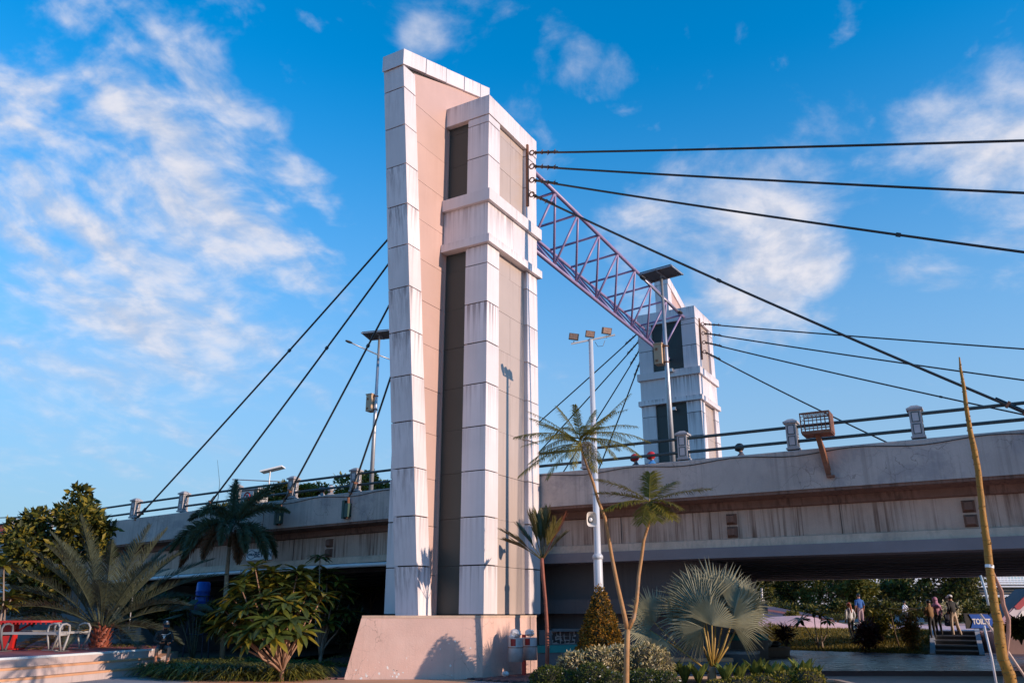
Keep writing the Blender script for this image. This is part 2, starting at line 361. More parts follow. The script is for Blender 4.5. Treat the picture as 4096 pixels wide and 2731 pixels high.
# plinth under it: splayed left end, upright right end
pb = [(-4.26, 22.24), (-.76, 22.50), (.72, 24.62), (-.6, 26.4), (-4.2, 26.2)]
pt = [(-3.90, 22.31), (-.76, 22.53), (.70, 24.64), (-.6, 26.3), (-3.85, 26.1)]
pm = MB(); n5 = 5
pm.add([(x, y, 0) for x, y in pb] + [(x, y, 1.525) for x, y in pt], [(4, 3, 2, 1, 0), (5, 6, 7, 8, 9)] + [(i, (i + 1) % 5, 5 + (i + 1) % 5, 5 + i) for i in range(5)])
plinth = pm.build('pylon_plinth', m_plinth); tag(plinth, 'pinkish rendered concrete plinth under the near pylon', 'plinth')
pr_ = Vector((.72, 24.62, 0)) - Vector((-.76, 22.50, 0)); pn_ = Vector((pr_.y, -pr_.x, 0)).normalized(); pj = Vector((-.76, 22.5, 0)) + pr_ * .86
MB().hexa([pj + pn_ * .0, pj + pr_ * .006, pj + pr_ * .006 + pn_ * .004, pj + pn_ * .004], [pj + Vector((0, .02, 1.52)), pj + pr_ * .006 + Vector((0, .02, 1.52)), pj + pr_ * .006 + pn_ * .004 + Vector((0, .02, 1.52)), pj + pn_ * .004 + Vector((0, .02, 1.52))]).build('seam', m_core, plinth)
lip = MB(); A2, B2, C2 = Vector((-3.90, 22.31, 1.525)), Vector((-.76, 22.53, 1.525)), Vector((.70, 24.64, 1.525))
for a, b in ((A2, B2), (B2, C2)):
    e_ = (b - a).normalized(); nn2 = Vector((e_.y, -e_.x, 0)); lip.hexa([a + nn2 * .012 + Vector((0, 0, -.05)), b + nn2 * .012 + Vector((0, 0, -.05)), b - nn2 * .1 + Vector((0, 0, -.05)), a - nn2 * .1 + Vector((0, 0, -.05))], [a + nn2 * .010 + Vector((0, 0, .012)), b + nn2 * .010 + Vector((0, 0, .012)), b - nn2 * .1 + Vector((0, 0, .012)), a - nn2 * .1 + Vector((0, 0, .012))])
lip.build('top_lip', m_flange, plinth)
rng = random.Random(3)
fl = MB()
A_, B_, C_ = Vector((-4.26, 22.24, 0)), Vector((-.76, 22.50, 0)), Vector((-3.90, 22.31, 1.525))
for i in range(70):
    if i < 50: u, v = rng.uniform(.02, .45), abs(rng.gauss(.25, .25))
    else: u, v = rng.uniform(.05, .95), rng.uniform(.05, .95)
    if v > .95: continue
    p = A_ + (B_ - A_) * (u * (1 - .1 * v) + .1 * v) + Vector((.0, .07 * v * (1 - u * .6), 1.525 * v)) + Vector((0, -.006, 0))
    s = rng.choice((.010, .014, .018, .024, .036))
    k = rng.randint(5, 7); pts = [p + Vector((math.cos(6.283 * j / k) * s * rng.uniform(.6, 1.2), 0.004 * 0, math.sin(6.283 * j / k) * s * rng.uniform(.6, 1.3))) for j in range(k)]
    fl.add(pts, [tuple(range(k))])
fl.build('paint_flecks', m_paintfleck, plinth)['kind'] = 'stuff'
for (px, py, wd, ht) in ((1905, 2583, .10, .12), (1817, 2519, .05, .08), (1541, 2578, .06, .04), (1612, 2503, .05, .05)):
    p = gz(px, 2718); hz = (2716 - py) / 158.0
    t_ = (p - A_).dot((B_ - A_).normalized()); q = A_ + (B_ - A_).normalized() * t_ + Vector((0, -.004 + .05 * hz, hz))
    MB().add([q + Vector((-wd / 2, 0, -ht * .4)), q + Vector((wd * .4, .0, -ht / 2)), q + Vector((wd / 2, .003, ht * .4)), q + Vector((0, .003, ht / 2)), q + Vector((-wd * .4, .003, ht * .3))], [(0, 1, 2, 3, 4)]).build('sticker_scrap', m_paintfleck, plinth)

for i in range(16):
    u, v = rng.uniform(.05, .9), rng.uniform(.1, .9); p = A_ + (B_ - A_) * (u * (1 - .1 * v) + .1 * v) + Vector((0, .07 * v * (1 - u * .6) - .005, 1.525 * v)); s = rng.uniform(.008, .022)
    MB().add([p + Vector((math.cos(6.283 * j / 6) * s * rng.uniform(.6, 1.4), 0, math.sin(6.283 * j / 6) * s * rng.uniform(.5, 1.2))) for j in range(6)], [tuple(range(6))]).build('chip_hole', m_core, plinth)
# far pylon: mirror of the near one on the other side of the deck
YFAR = 22.05
far = copy_tree(pylon); far.location = L(-.28, YFAR + BD, 0); far.scale = (1, -1, 1)
far['label'] = 'far bridge pylon of white cladding seen behind the lattice truss'
MB().box(-4.1, .3, -3, BD + .6, 0, 1.5).build('plinth_block', m_plinth, far)
for z in (13.98, 12.25):
    o = thing('wall_floodlight', 'small white floodlight on the far pylon %s' % ('above its upper ledge' if z > 13 else 'below its lower ledge'), 'floodlight', L(-1.75, YFAR - .22 + (.1 if z < 13 else 0), z - .15 + (.2 if z > 13 else -.2)), BROT, 'wall floodlights')
    MB().box(-.13, .13, -.08, .06, 0, .18).build('housing', m_steel, o); MB().box(-.11, .11, -.095, -.081, .02, .16).build('lens', m_whitep, o)
    MB().tube([(0, .03, .05), (0, .25, .1)], .02, 6).build('bracket', m_steel, o)
MB().tube([L(-1.9, YFAR + .02, 14.15), L(-1.9, YFAR - .16, 14.1), L(-1.9, YFAR - .16, 12.2)], .03, 6).build('conduit_pipe', m_blackmetal)
tag(bpy.data.objects['conduit_pipe'], 'thin dark conduit running down the far pylon between its floodlights', 'pipe')

# ------------------------------------------------------------------ truss between the pylons
tr = thing('lattice_truss', 'lilac steel lattice truss spanning between the two pylons', 'truss', L(-2, 3.2, 15), 0)
tr0 = Vector(tr.location)
def tp(x, y, z): return L(x, y, z) - tr0
ay = [3.2, 4.38, 6.48, 8.58, 10.72, 12.82, 14.92, 17.05, 19.3, 21.66]
def zA(y): return 17.50 - .022 * (y - 4)
def zC(y): return 17.15 - .02 * (y - 4)
by = [3.2, 6.2, 8.25, 10.32, 12.40, 14.50, 16.6, 18.7, 20.9]
def zB(y): return 15.16 - .022 * (y - 8)
XA, XB, XC = -.9, -1.9, -3.2
def mem(nm, a, b, r): MB().tube([a, b], r, 8).build(nm, m_truss, tr, smooth=True)
mem('chord', tp(XA, 3.2, zA(3.2)), tp(XA, YFAR + .05, zA(22)), .085)
mem('chord', tp(XC, 3.2, zC(3.2)), tp(XC, YFAR + .05, zC(22)), .075)
mem('chord', tp(XB, 3.2, zB(3.2)), tp(XB, YFAR + .05, zB(22)), .085)
for y in ay[1:]: mem('cross_bar', tp(XA, y, zA(y)), tp(XC, y - .35, zC(y)), .055)
for i, y in enumerate(by[1:], 1):
    if i + 1 < len(ay):
        mem('brace', tp(XB, y, zB(y)), tp(XA, ay[i + 1 - 0] if False else ay[min(i + 1, 9)], zA(ay[i + 1])), .05)
        mem('brace', tp(XB, y, zB(y)), tp(XA, ay[i + 0 + 1 - 1] if i else ay[1], zA(ay[i])), .05)
        mem('brace', tp(XB, y, zB(y)), tp(XC, ay[i + 1] - .35, zC(ay[i + 1])), .04)
        mem('brace', tp(XB, y, zB(y)), tp(XC, ay[i] - .35, zC(ay[i])), .04)

# ------------------------------------------------------------------ the bridge
bridge = thing('road_bridge', 'grey concrete road bridge with parapet and pipe railings passing behind the near pylon', 'bridge', L(0, 3.3, 0), BROT)
def dz(x): return 0.0 if x > -5 else -0.012 * (-5 - x) - 0.0006 * (-5 - x) ** 2   # the deck falls away to the left
XS = [-75, -60, -48, -40, -34, -29, -25, -22, -19, -16, -13, -10, -7.5, -5, -2.5, 0, 4, 8, 12, 16, 20, 28, 40, 60]
def sweep(name, prof, m, x0=-75, x1=60, smooth=False):
    "prof in (y, z); swept along the deck"
    xs = [x for x in XS if x0 < x < x1]; xs = [x0] + xs + [x1]
    b = MB(); n = len(prof); vs = []
    for x in xs: vs += [(x, y, z + dz(x)) for y, z in prof]
    fs = [(i * n + k, (i + 1) * n + k, (i + 1) * n + (k + 1) % n, i * n + (k + 1) % n) for i in range(len(xs) - 1) for k in range(n)]
    fs += [tuple(range(n)), tuple(range((len(xs) - 1) * n, len(xs) * n))[::-1]]
    b.add(vs, fs); return b.build(name, m, bridge, smooth)
WD = 18.75                                     # deck width
for side in (0, 1):
    f = (lambda y: y) if side == 0 else (lambda y: WD - y)
    def pr(p): q = [(f(y), z) for y, z in p]; return q if side == 0 else q[::-1]
    gap = [(-75, -12.02), (-11.98, 60)] if side == 0 else [(-75, 60)]
    for a, b in gap:
        sweep('parapet', pr([(0, 4.70), (0, 5.72), (.02, 5.75), (.34, 5.80), (.36, 5.0), (.36, 4.70)]), m_parapet, a, b)
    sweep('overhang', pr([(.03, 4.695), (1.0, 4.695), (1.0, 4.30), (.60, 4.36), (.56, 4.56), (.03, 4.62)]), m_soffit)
    sweep('girder_web', pr([(.72, 4.40), (1.2, 4.40), (1.2, 3.35), (.72, 3.56)]), m_web)
    sweep('girder_flange', pr([(.715, 3.57), (1.2, 3.5), (1.3, 3.33), (.56, 3.33), (.62, 3.55)]), m_flange, -75, 60)
    sweep('edge_band', pr([(.40, 3.325), (1.3, 3.325), (1.3, 3.04), (.40, 3.04)]), m_band, -3.0, 60)
sweep('deck_slab', [(.37, 4.70), (WD - .37, 4.70), (WD - .37, 4.98), (.37, 4.98)], mat('deck_asphalt', (.06, .06, .06), .9))
sweep('median_kerb', [(8.45, 4.985), (9.0, 4.985), (9.0, 5.2), (8.45, 5.2)], m_flange)
for i in range(9):
    y = 2.1 + i * 1.82
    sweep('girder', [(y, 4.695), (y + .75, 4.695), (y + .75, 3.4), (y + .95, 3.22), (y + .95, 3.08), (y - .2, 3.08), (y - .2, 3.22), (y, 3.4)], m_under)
# lifting blocks on the girder web
for X in (5.7, 11.6, 17.5, -9.2):
    for z in (4.10, 3.75):
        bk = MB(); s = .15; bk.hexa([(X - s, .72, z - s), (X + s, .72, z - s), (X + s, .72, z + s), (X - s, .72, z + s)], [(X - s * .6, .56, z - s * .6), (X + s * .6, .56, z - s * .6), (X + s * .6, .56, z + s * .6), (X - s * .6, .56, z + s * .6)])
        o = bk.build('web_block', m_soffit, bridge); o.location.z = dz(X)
# construction joints on the girder
for X in (2.35, 8.6, 14.9, -6.5, -11):
    MB().box(X - .006, X + .006, .70, .718, 3.56, 4.4).build('joint_strip', m_core, bridge).location.z = dz(X)
# railing
post = MB(); hw = .14
post.box(-hw - .03, hw + .03, -hw - .03, hw + .03, 0, .05).box(-hw, hw, -hw, hw, .05, .72)
post.box(-hw - .05, hw + .05, -hw - .05, hw + .05, .72, .77)
post.hexa([(-hw - .04, -hw - .04, .77), (hw + .04, -hw - .04, .77), (hw + .04, hw + .04, .77), (-hw - .04, hw + .04, .77)], [(-hw * .5, -hw * .5, .85), (hw * .5, -hw * .5, .85), (hw * .5, hw * .5, .85), (-hw * .5, hw * .5, .85)])
post_me = post.mesh('railing_post', m_postg)
inl = MB()
for z0, z1 in ((.10, .36), (.41, .67)):
    for s in (-1, 1):
        y = s * (hw + .006)
        for a, b, c, dd in ((-.095, .095, z0, z0 + .02), (-.095, .095, z1 - .02, z1), (-.095, -.075, z0 + .02, z1 - .02), (.075, .095, z0 + .02, z1 - .02)):
            inl.box(a, b, min(y, y - s * .02), max(y, y - s * .02) + .004, c, dd)
            inl.box(min(y, y - s * .02), max(y, y - s * .02) + .004, a, b, c, dd)
inl_me = inl.mesh('post_moulding', m_rail)
pn = MB()
for z0, z1 in ((.12, .34), (.43, .65)):
    pn.box(-.073, .073, -hw - .003, hw + .003, z0, z1).box(-hw - .003, hw + .003, -.073, .073, z0, z1)
pn_me = pn.mesh('post_panel', m_posti)
PX = [4.62 + 3.08 * k for k in range(-16, 9)]
for side in (0, 1):
    yy = .19 if side == 0 else WD - .19
    for X in PX:
        if side == 1 and (X < -22 or X > 14): continue
        if side == 0 and -3.6 < X < .2: continue
        z = 5.79 + dz(X)
        p = inst('railing_post', post_me, bridge, (X, yy, z)); inst('post_moulding', inl_me, p); inst('post_panel', pn_me, p)
    for zr in (6.02, 6.42):
        b = MB(); xs = [x for x in XS if -72 <= x]; b.tube([(x, yy, zr + dz(x)) for x in xs], .045, 8); b.build('rail', m_rail, bridge, True)
# small cable clipped along the parapet
b = MB(); pts = []
x = -11.5
while x < 30:
    k = (x * .325) % 1.0; pts.append((x, -.012, 5.69 + dz(x) - .10 * math.sin(math.pi * k) ** 2)); x += .35
b.tube(pts, .012, 5); b.build('parapet_wire', m_blackmetal, bridge, True)
# white drain pipe under the left spans
b = MB(); b.tube([(x, .50, 3.24 + dz(x)) for x in (-34, -25, -19, -13, -8, -2.2)], .075, 10); b.build('drain_pipe', m_pipe, bridge, True)
for X in (-5.5, -9.5, -13.4, -17): MB().ring((X, .5, 3.24 + dz(X)), .08, .02, Matrix.Rotation(R(90), 3, 'Y'), 10, 4).build('pipe_clip', m_steel, bridge)
# piers: wall pier beside the near pylon and others further off
def pier(x0, x1, y0, y1, zt=3.07):
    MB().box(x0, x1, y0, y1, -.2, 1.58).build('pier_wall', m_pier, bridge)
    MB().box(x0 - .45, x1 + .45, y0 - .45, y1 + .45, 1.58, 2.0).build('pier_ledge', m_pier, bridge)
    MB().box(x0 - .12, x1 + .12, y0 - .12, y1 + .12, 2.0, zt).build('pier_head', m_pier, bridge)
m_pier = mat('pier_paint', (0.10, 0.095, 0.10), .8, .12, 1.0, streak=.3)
pier(-3.6, 4.4, 1.5, 4.2)
pier(-3.0, 2.0, 12.0, 17.2)
pier(-36, -34, 1.6, 17.2)
pier(38, 40, 1.6, 17.2)
MB().box(-19.6, -3.6, 15.0, 15.4, -.2, 3.07).build('back_wall', m_pier, bridge)  # added wall: blocks light from behind so the left span stays dark
# left abutment: retaining wall of coursed stone under the deck end
MB().box(-75, -19.5, .9, WD, -.3, 2.75).build('abutment', mat('dark_mortar', (.13, .13, .14), .9), bridge)
rs = random.Random(5); stone_m = [mat('stone_a', (.085, .085, .095), .85, .3, 4, bump=.4, bscale=12), mat('stone_b', (.12, .115, .12), .85, .3, 4, bump=.4, bscale=12), mat('stone_c', (.06, .06, .07), .85, .3, 4, bump=.4, bscale=12)]
row = 0; z = .55
while z < 2.6:
    h = rs.uniform(.17, .27); x = -23.6 + rs.uniform(0, .2)
    while x < -19.9:
        wv = rs.uniform(.16, .36); g_ = .03
        MB().hexa([(x + g_, .90, z + g_), (x + wv - g_, .90, z + g_ * rs.uniform(.6, 1.4)), (x + wv - g_, .90, z + h - g_), (x + g_ * rs.uniform(.6, 1.4), .90, z + h - g_)],
                  [(x + g_ * 1.8, .84, z + g_ * 1.8), (x + wv - g_ * 1.8, .84, z + g_ * 1.8), (x + wv - g_ * 1.8, .84, z + h - g_ * 1.8), (x + g_ * 1.8, .84, z + h - g_ * 1.8)]).build('stone', stone_m[rs.randint(0, 2)], bridge)
        x += wv
    z += h

# ------------------------------------------------------------------ stay cables
def cable(p0, p1, sag, label, group, clips=4, r=.037):
    p0, p1 = Vector(p0), Vector(p1); dr = (p1 - p0).normalized()
    c = thing('stay_cable', label, 'cable', p0, 0, group)
    n = 22; pts = [(p1 - p0) * (i / n) + Vector((0, 0, -sag * 4 * (i / n) * (1 - i / n))) for i in range(n + 1)]
    pts[0] = dr * .24
    MB().tube(pts, r, 8).build('wire_rope', m_cable, c, True)
    side = dr.cross(Vector((0, 0, 1))).normalized(); up = side.cross(dr)
    M = Matrix((dr, up, side)).transposed()
    MB().ring(dr * .12, .09, .024, M, 14, 6).build('eye', m_rust, c, True)
    MB().tube([dr * .2, dr * 1.15], r * 1.2, 8).build('sleeve', m_cable, c, True)
    for k in range(clips):
        q = dr * (.28 + .25 * k); s = 1 if k % 2 else -1
        MB().cbox(q, (.04, .11, .08), M=M).tube([q, q + up * .11 * s], .013, 5).build('clip', m_rust, c)
    q = pts[-1]; 
    MB().tube([q - dr * 1.0, q], r * 1.5, 8).build('end_sleeve', m_cable, c, True)
    for k in range(2): MB().cbox(q - dr * (.3 + .4 * k), (.06, .15, .15), M=M).build('clip', m_rust, c)
    MB().cbox((p1 - p0) * .46 + Vector((0, 0, -sag * 4 * .46 * .54)), (.12, .09, .09), M=M).build('splice', m_cable, c)
    return c
names = ('topmost', 'second from top', 'third from top', 'lowest')
rz_ = (16.81, 16.28, 15.76, 15.23); rslope = (.255, .322, .403, .69); rend = (40.0, 31.5, 24.0, 13.4)
lend = ((-19.9, 5.55), (-15.6, 5.55), (-11.15, 5.50), (-7.85, 5.45)); lz = (17.0, 16.5, 16.0, 15.4)
for k in range(4):
    cable(L(.10, 2.5, rz_[k]), L(rend[k], 3.36, rz_[k] - rslope[k] * rend[k]), .06 + rend[k] * .004, '%s stay cable running right from the near pylon' % names[k], 'stay cables')
    cable(L(-BW - .1, 2.5, lz[k]), L(lend[k][0], 3.36, lend[k][1] + dz(lend[k][0])), .12, '%s stay cable running left from the near pylon' % names[k], 'stay cables')
    y0 = YFAR + BD - 2.5; yy = 3.3 + WD - .05
    cable(L(-.18, y0, rz_[k]), L(rend[k], yy, rz_[k] - rslope[k] * rend[k]), .2, '%s thin stay cable running right from the far pylon' % names[k], 'stay cables')
    cable(L(-BW - .38, y0, lz[k]), L(lend[k][0] - .3, yy, lend[k][1]), .15, '%s thin stay cable running left from the far pylon' % names[k], 'stay cables')
# steel anchor brackets where the left cables reach the parapet
for k in (2, 3):
    X, zz_ = lend[k]
    o = thing('cable_anchor', 'green steel cable anchor bolted to the parapet, %s' % ('left one beside the foxtail palm' if k == 2 else 'right one nearest the near pylon'), 'anchor', L(X, 3.3, 5.1 + dz(X)), BROT, 'cable anchors')
    ma_ = mat('green_steel', (.03, .07, .06), .5, .2, 5)
    MB().box(-.12, -.02, -.16, -.001, -.28, .36).build('plate', ma_, o); MB().box(.04, .20, -.20, -.001, -.24, .24).build('jaw', ma_, o)
    MB().tube([(.12, -.10, -.3), (.12, -.10, .45)], .05, 8).build('rod', m_rust, o)
# ------------------------------------------------------------------ ground
def sheet(name, pts, z, m):
    b = MB(); b.add([(p[0], p[1], z) for p in pts], [tuple(range(len(pts)))]); return struct(b.build(name, m))
m_soil = mat('ground_soil', (.07, .055, .04), .95, .3, 1.0)
m_pave = mat('grey_paving', (.27, .25, .25), .75, .15, 1.2, blot=.3, fine=.1)
m_orange = mat('orange_paving', (.60, .30, .16), .8, .12, 1.4, blot=.3, blot_col=(.52, .28, .16), fine=.1)
m_pinkpave = mat('pink_paving', (.58, .36, .29), .8, .12, 1.4, fine=.1)
m_redpave = mat('red_paving', (.16, .055, .05), .8, .2, 2.0, fine=.1)
m_gloss = mat('wet_paving', (.20, .205, .25), .30, .3, 1.6, blot=.8, blot_col=(.06, .055, .07), blot_scale=.9, fine=.1, rough_var=.12)
m_lawn = mat('lawn', (.035, .045, .012), .95, .3, 2.0, fine=.2)
sheet('ground', [(-1500, -300), (1500, -300), (1500, 2500), (-1500, 2500)], -.02, m_soil)
sheet('pavement', [(-70, -70), (60, -70), (60, 24.2), (-9.2, 24.2), (-10.3, 26), (-70, 26)], 0.0, m_pave)
o1, o2, o3, o4 = gz(860, 2707), gz(1378, 2717), gz(1850, 2731), gz(715, 2731)
dr = (o4 - o1); dr2 = Vector((o3.x + 4, o3.y - 9, 0))
sheet('orange_paving', [o1, o2, (-.74, 22.25), o3, dr2, (dr2.x, -45), (-40, -45), (-40, 15.5), (-14, 15.5), o1 + dr * 2], .004, m_orange)  # unseen foreground stretch added and kept bright to bounce warm light onto shaded faces
lawn_l = [gz(560, 2692), gz(700, 2700), gz(870, 2712), gz(1120, 2712), gz(1250, 2650), gz(1390, 2606), L(-3.9, 2.4), L(-13, 4.4), L(-40, 4.4), (-30, 24.6)]
sheet('lawn', lawn_l, .008, m_lawn)
# right: shiny paving under the deck, red band, pink forecourt
sheet('underpass_paving', [(1.0, 23.4), (6.4, 25.4), (30, 25.4), (46, 30), (46, 52), (2, 52)], .006, m_gloss)
sheet('red_paving_band', [(5.5, 23.3), (34, 23.3), (34, 25.4), (6.4, 25.4)], .008, m_redpave)
sheet('pink_forecourt', [(3.2, 12), (4, -45), (44, -45), (44, 23.3), (5.5, 23.3), (1.6, 22.2), (.9, 20)], .006, m_pinkpave)
# raised lawn bank and upper terrace on the right, beyond the deck
TZ = .85; B0, B1, BT = Vector((5.5, 45.5, 0)), Vector((17.0, 35.4, 0)), Vector((2.1, 4.0, 0))
def bank_uv(x, y):
    dx, dy = x - B0.x, y - B0.y; e = B1 - B0; det = e.x * BT.y - e.y * BT.x
    return (dx * BT.y - dy * BT.x) / det, (e.x * dy - e.y * dx) / det
def bank_z(x, y):
    u, t = bank_uv(x, y); t = min(1, max(0, t)); return TZ * (t * t * (3 - 2 * t) if u < 1 else t)
def on_bank(px, py):
    d_ = ray(px, py); k = 20.0
    while k < 75:
        p = Vector((0, 0, CAMZ)) + d_ * (k / d_.y)
        if p.z <= bank_z(p.x, p.y): break
        k += .05
    p.z = bank_z(p.x, p.y); return p
bk = MB(); cols = 26; rows = 9; pts = []
for i in range(cols + 1):
    for j in range(rows + 1):
        p = B0 + (B1 - B0) * (i / cols) + BT * (j / rows); pts.append((p.x, p.y, max(.012, bank_z(p.x, p.y) * .995 + .025 * mnoise.noise(Vector((p.x, p.y, 0))))))
bk.add(pts, [(i * (rows + 1) + j, (i + 1) * (rows + 1) + j, (i + 1) * (rows + 1) + j + 1, i * (rows + 1) + j + 1) for i in range(cols) for j in range(rows)])
bank = struct(bk.build('grass_bank', mat('bank_grass', (.20, .16, .04), .95, .35, 1.3, fine=.25, blot=.4, blot_col=(.05, .05, .012)), smooth=True))
m_terr = mat('terrace_paving', (.74, .48, .46), .8, .12, 1.0, fine=.08)
T0, T1 = B0 + BT, B1 + BT
ter = MB().prism([(T0.x - 6, T0.y + 5.3), (T0.x, T0.y), (T1.x, T1.y), (T1.x + 1.75, T1.y - 1.0), (B1.x + 3.2, B1.y + .6), (60, 22), (70, 64), (-10, 64)], -.1, TZ); struct(ter.build('upper_terrace', m_terr))
sheet('far_lawn', [(-60, 64), (90, 64), (90, 80), (-60, 80)], .8, m_lawn)
# stairs up to the terrace
st = thing('stone_stairs', 'short flight of dark stairs with pale kerbs up to the terrace', 'stairs', (B1.x + .02, B1.y - .02, 0), R(-27.7))
m_step = mat('step_dark', (.085, .08, .085), .8, .2, 2.0, fine=.1); m_nose = mat('step_nosing', (.42, .42, .46), .7, .1)
for i in range(5):
    z0 = .17 * i; y0 = .88 * i + .15
    MB().box(.2, 1.75, y0, 4.6, z0, z0 + .168).build('step', m_step, st)
    MB().box(.2, 1.75, y0 - .012, y0 + .07, z0 + .13, z0 + .175).build('nosing', m_nose, st)
for x in (0, 1.76):
    k = MB(); k.hexa([(x, -.3, 0), (x + .19, -.3, 0), (x + .19, 4.6, 0), (x, 4.6, 0)], [(x, -.3, .05), (x + .19, -.3, .05), (x + .19, 4.6, 1.02), (x, 4.6, 1.02)]); k.build('kerb', mat('kerb_pale', (.40, .42, .46), .8, .12, 2), st)
# curved pink coping wall of the terrace and a long ramp wall behind it
cw = MB(); P = []
for i in range(37):
    t = i / 36; p = T0 + (T1 - T0) * (t * 1.0 - .02) + BT * (.02 + .05 * math.sin(t * 9)); P.append((p.x, p.y, TZ + (.12 + .07 * math.sin(t * 11 + 1)) * (1 if t < .62 else max(0, 1 - (t - .62) * 5)) - (0 if t < .62 else .40 * min(1, (t - .62) * 5))))
for a, b in zip(P[:-1], P[1:]):
    cw.hexa([(a[0], a[1], .4), (b[0], b[1], .4), (b[0] + 1.1, b[1] + 2.1, .4), (a[0] + 1.1, a[1] + 2.1, .4)], [(a[0], a[1], a[2] - .05), (b[0], b[1], b[2] - .05), (b[0] + 1.1, b[1] + 2.1, b[2] + .42), (a[0] + 1.1, a[1] + 2.1, a[2] + .42)])
tag(cw.build('curved_bench_wall', m_terr), 'long wavy pink bench wall along the top of the grass bank', 'wall')
p0, p1 = at(2985, 2405, 54), at(3285, 2470, 54)
rw = MB(); rw.hexa([(p0.x, p0.y, .8), (p1.x, p1.y - 2, .8), (p1.x, p1.y - 1.6, .8), (p0.x, p0.y + .4, .8)], [(p0.x, p0.y, p0.z), (p1.x, p1.y - 2, p1.z), (p1.x, p1.y - 1.6, p1.z), (p0.x, p0.y + .4, p0.z)])
rwo = rw.build('ramp_wall', mat('ramp_slate', (.20, .20, .26), .7, .12, 1.5)); tag(rwo, 'low slate-blue ramp wall sloping down to the right behind the grass bank', 'wall')
MB().hexa([(p0.x, p0.y - .02, p0.z - .36), (p1.x, p1.y - 2.02, p1.z - .2), (p1.x, p1.y - 1.99, p1.z - .2), (p0.x, p0.y + .01, p0.z - .36)], [(p0.x, p0.y - .02, p0.z - .24), (p1.x, p1.y - 2.02, p1.z - .11), (p1.x, p1.y - 1.99, p1.z - .11), (p0.x, p0.y + .01, p0.z - .24)]).build('stripe', mat('coral_stripe', (.55, .22, .18), .7), rwo)

# brick pavers: left path beside the plinth and the strip along its right side
m_pav = [mat('paver_a', (.17, .075, .065), .85, .2, 4, fine=.15), mat('paver_b', (.14, .065, .065), .85, .2, 4, fine=.15), mat('paver_c', (.20, .095, .08), .85, .2, 4, fine=.15)]
pav_me = []
for m in m_pav:
    b = MB(); hx, hy = .118, .058
    b.hexa([(-hx, -hy, 0), (hx, -hy, 0), (hx, hy, 0), (-hx, hy, 0)], [(-hx + .006, -hy + .006, .03), (hx - .006, -hy + .006, .03), (hx - .006, hy - .006, .03), (-hx + .006, hy - .006, .03)]); pav_me.append(b.mesh('paver', m))
def inpoly(x, y, P):
    r = False; n = len(P)
    for i in range(n):
        x1, y1 = P[i][0], P[i][1]; x2, y2 = P[(i + 1) % n][0], P[(i + 1) % n][1]
        if (y1 > y) != (y2 > y) and x < (x2 - x1) * (y - y1) / (y2 - y1) + x1: r = not r
    return r
rp = random.Random(11)
def pave(name, poly, ang, limit):
    base = sheet(name, poly, .010, mat('paver_sand', (.05, .035, .03), .95, .2, 3))
    xs = [p[0] for p in poly]; ys = [p[1] for p in poly]; cx, cy = sum(xs) / len(xs), sum(ys) / len(ys)
    ca, sa = math.cos(ang), math.sin(ang); cells = []
    for j in range(-90, 90):
        for i in range(-60, 60):
            u = i * .245 + (j % 2) * .1225; v = j * .125
            x, y = cx + u * ca - v * sa, cy + u * sa + v * ca
            if inpoly(x, y, poly): cells.append((y + abs(x) * .1, x, y))
    cells.sort(); far_ = MB()
    for k, (_, x, y) in enumerate(cells):
        if k < limit: inst('paver', pav_me[rp.randint(0, 2)], base, (x, y, .010 + rp.uniform(0, .006)), (0, 0, ang + rp.uniform(-.02, .02)))
        else: far_.cbox((x, y, .022), (.236, .116, .03), ang)
    if far_.v: far_.build('pavers_beyond', m_pav[1], base)['kind'] = 'stuff'
path = [gz(1120, 2708), gz(1380, 2718), (-4.3, 22.6), (-4.25, 26.4), (-3.6, 33), (-6.0, 33.5), gz(1255, 2648), gz(1160, 2690)]
pave('brick_path', path, R(35), 290)
pave('brick_strip', [(-1.3, 22.3), (.05, 21.2), (2.4, 22.3), (2.6, 24.2), (.80, 24.58), (-.70, 22.42)], R(55), 200)

bed = MB(); bp_ = [(-9.9, 23.6), (-8.6, 22.35), (-7.2, 21.75), (-5.5, 21.75), (-5.0, 22.6), (-5.4, 24.5), (-7.5, 26), (-10, 25.4)]
bed.add([(x, y, 0) for x, y in bp_] + [(x * .93 - .5, y * .93 + 1.6, .10) for x, y in bp_], [tuple(range(8, 16))] + [(i, (i + 1) % 8, 8 + (i + 1) % 8, 8 + i) for i in range(8)])
struct(bed.build('planting_bed', m_soil))

isl = [(.55, 18.4), (.9, 14.2), (1.6, 13.0), (3.0, 12.8), (5.6, 15.6), (7.6, 18.2), (7.7, 20.6), (6.6, 21.6), (2.0, 21.7), (.9, 20.6)]
ic = (sum(p[0] for p in isl) / len(isl), sum(p[1] for p in isl) / len(isl)); inn = [(ic[0] + (x - ic[0]) * .96, ic[1] + (y - ic[1]) * .97) for x, y in isl]; n_ = len(isl)
struct(MB().prism(inn, 0, .07).build('island_bed', m_soil))
kb = MB(); kb.add([(x, y, 0) for x, y in isl] + [(x, y, .12) for x, y in isl] + [(x, y, .12) for x, y in inn] + [(x, y, .05) for x, y in inn], [(k * n_ + i, k * n_ + (i + 1) % n_, (k + 1) * n_ + (i + 1) % n_, (k + 1) * n_ + i) for k in range(3) for i in range(n_)])
struct(kb.build('island_kerb', m_flange))
struct(MB().lathe([(.55, 0), (.5, .03), (.1, .05)], (at(4046, 2900, 9.0).x, 9.0, .006), 18).build('tree_pit', m_soil))
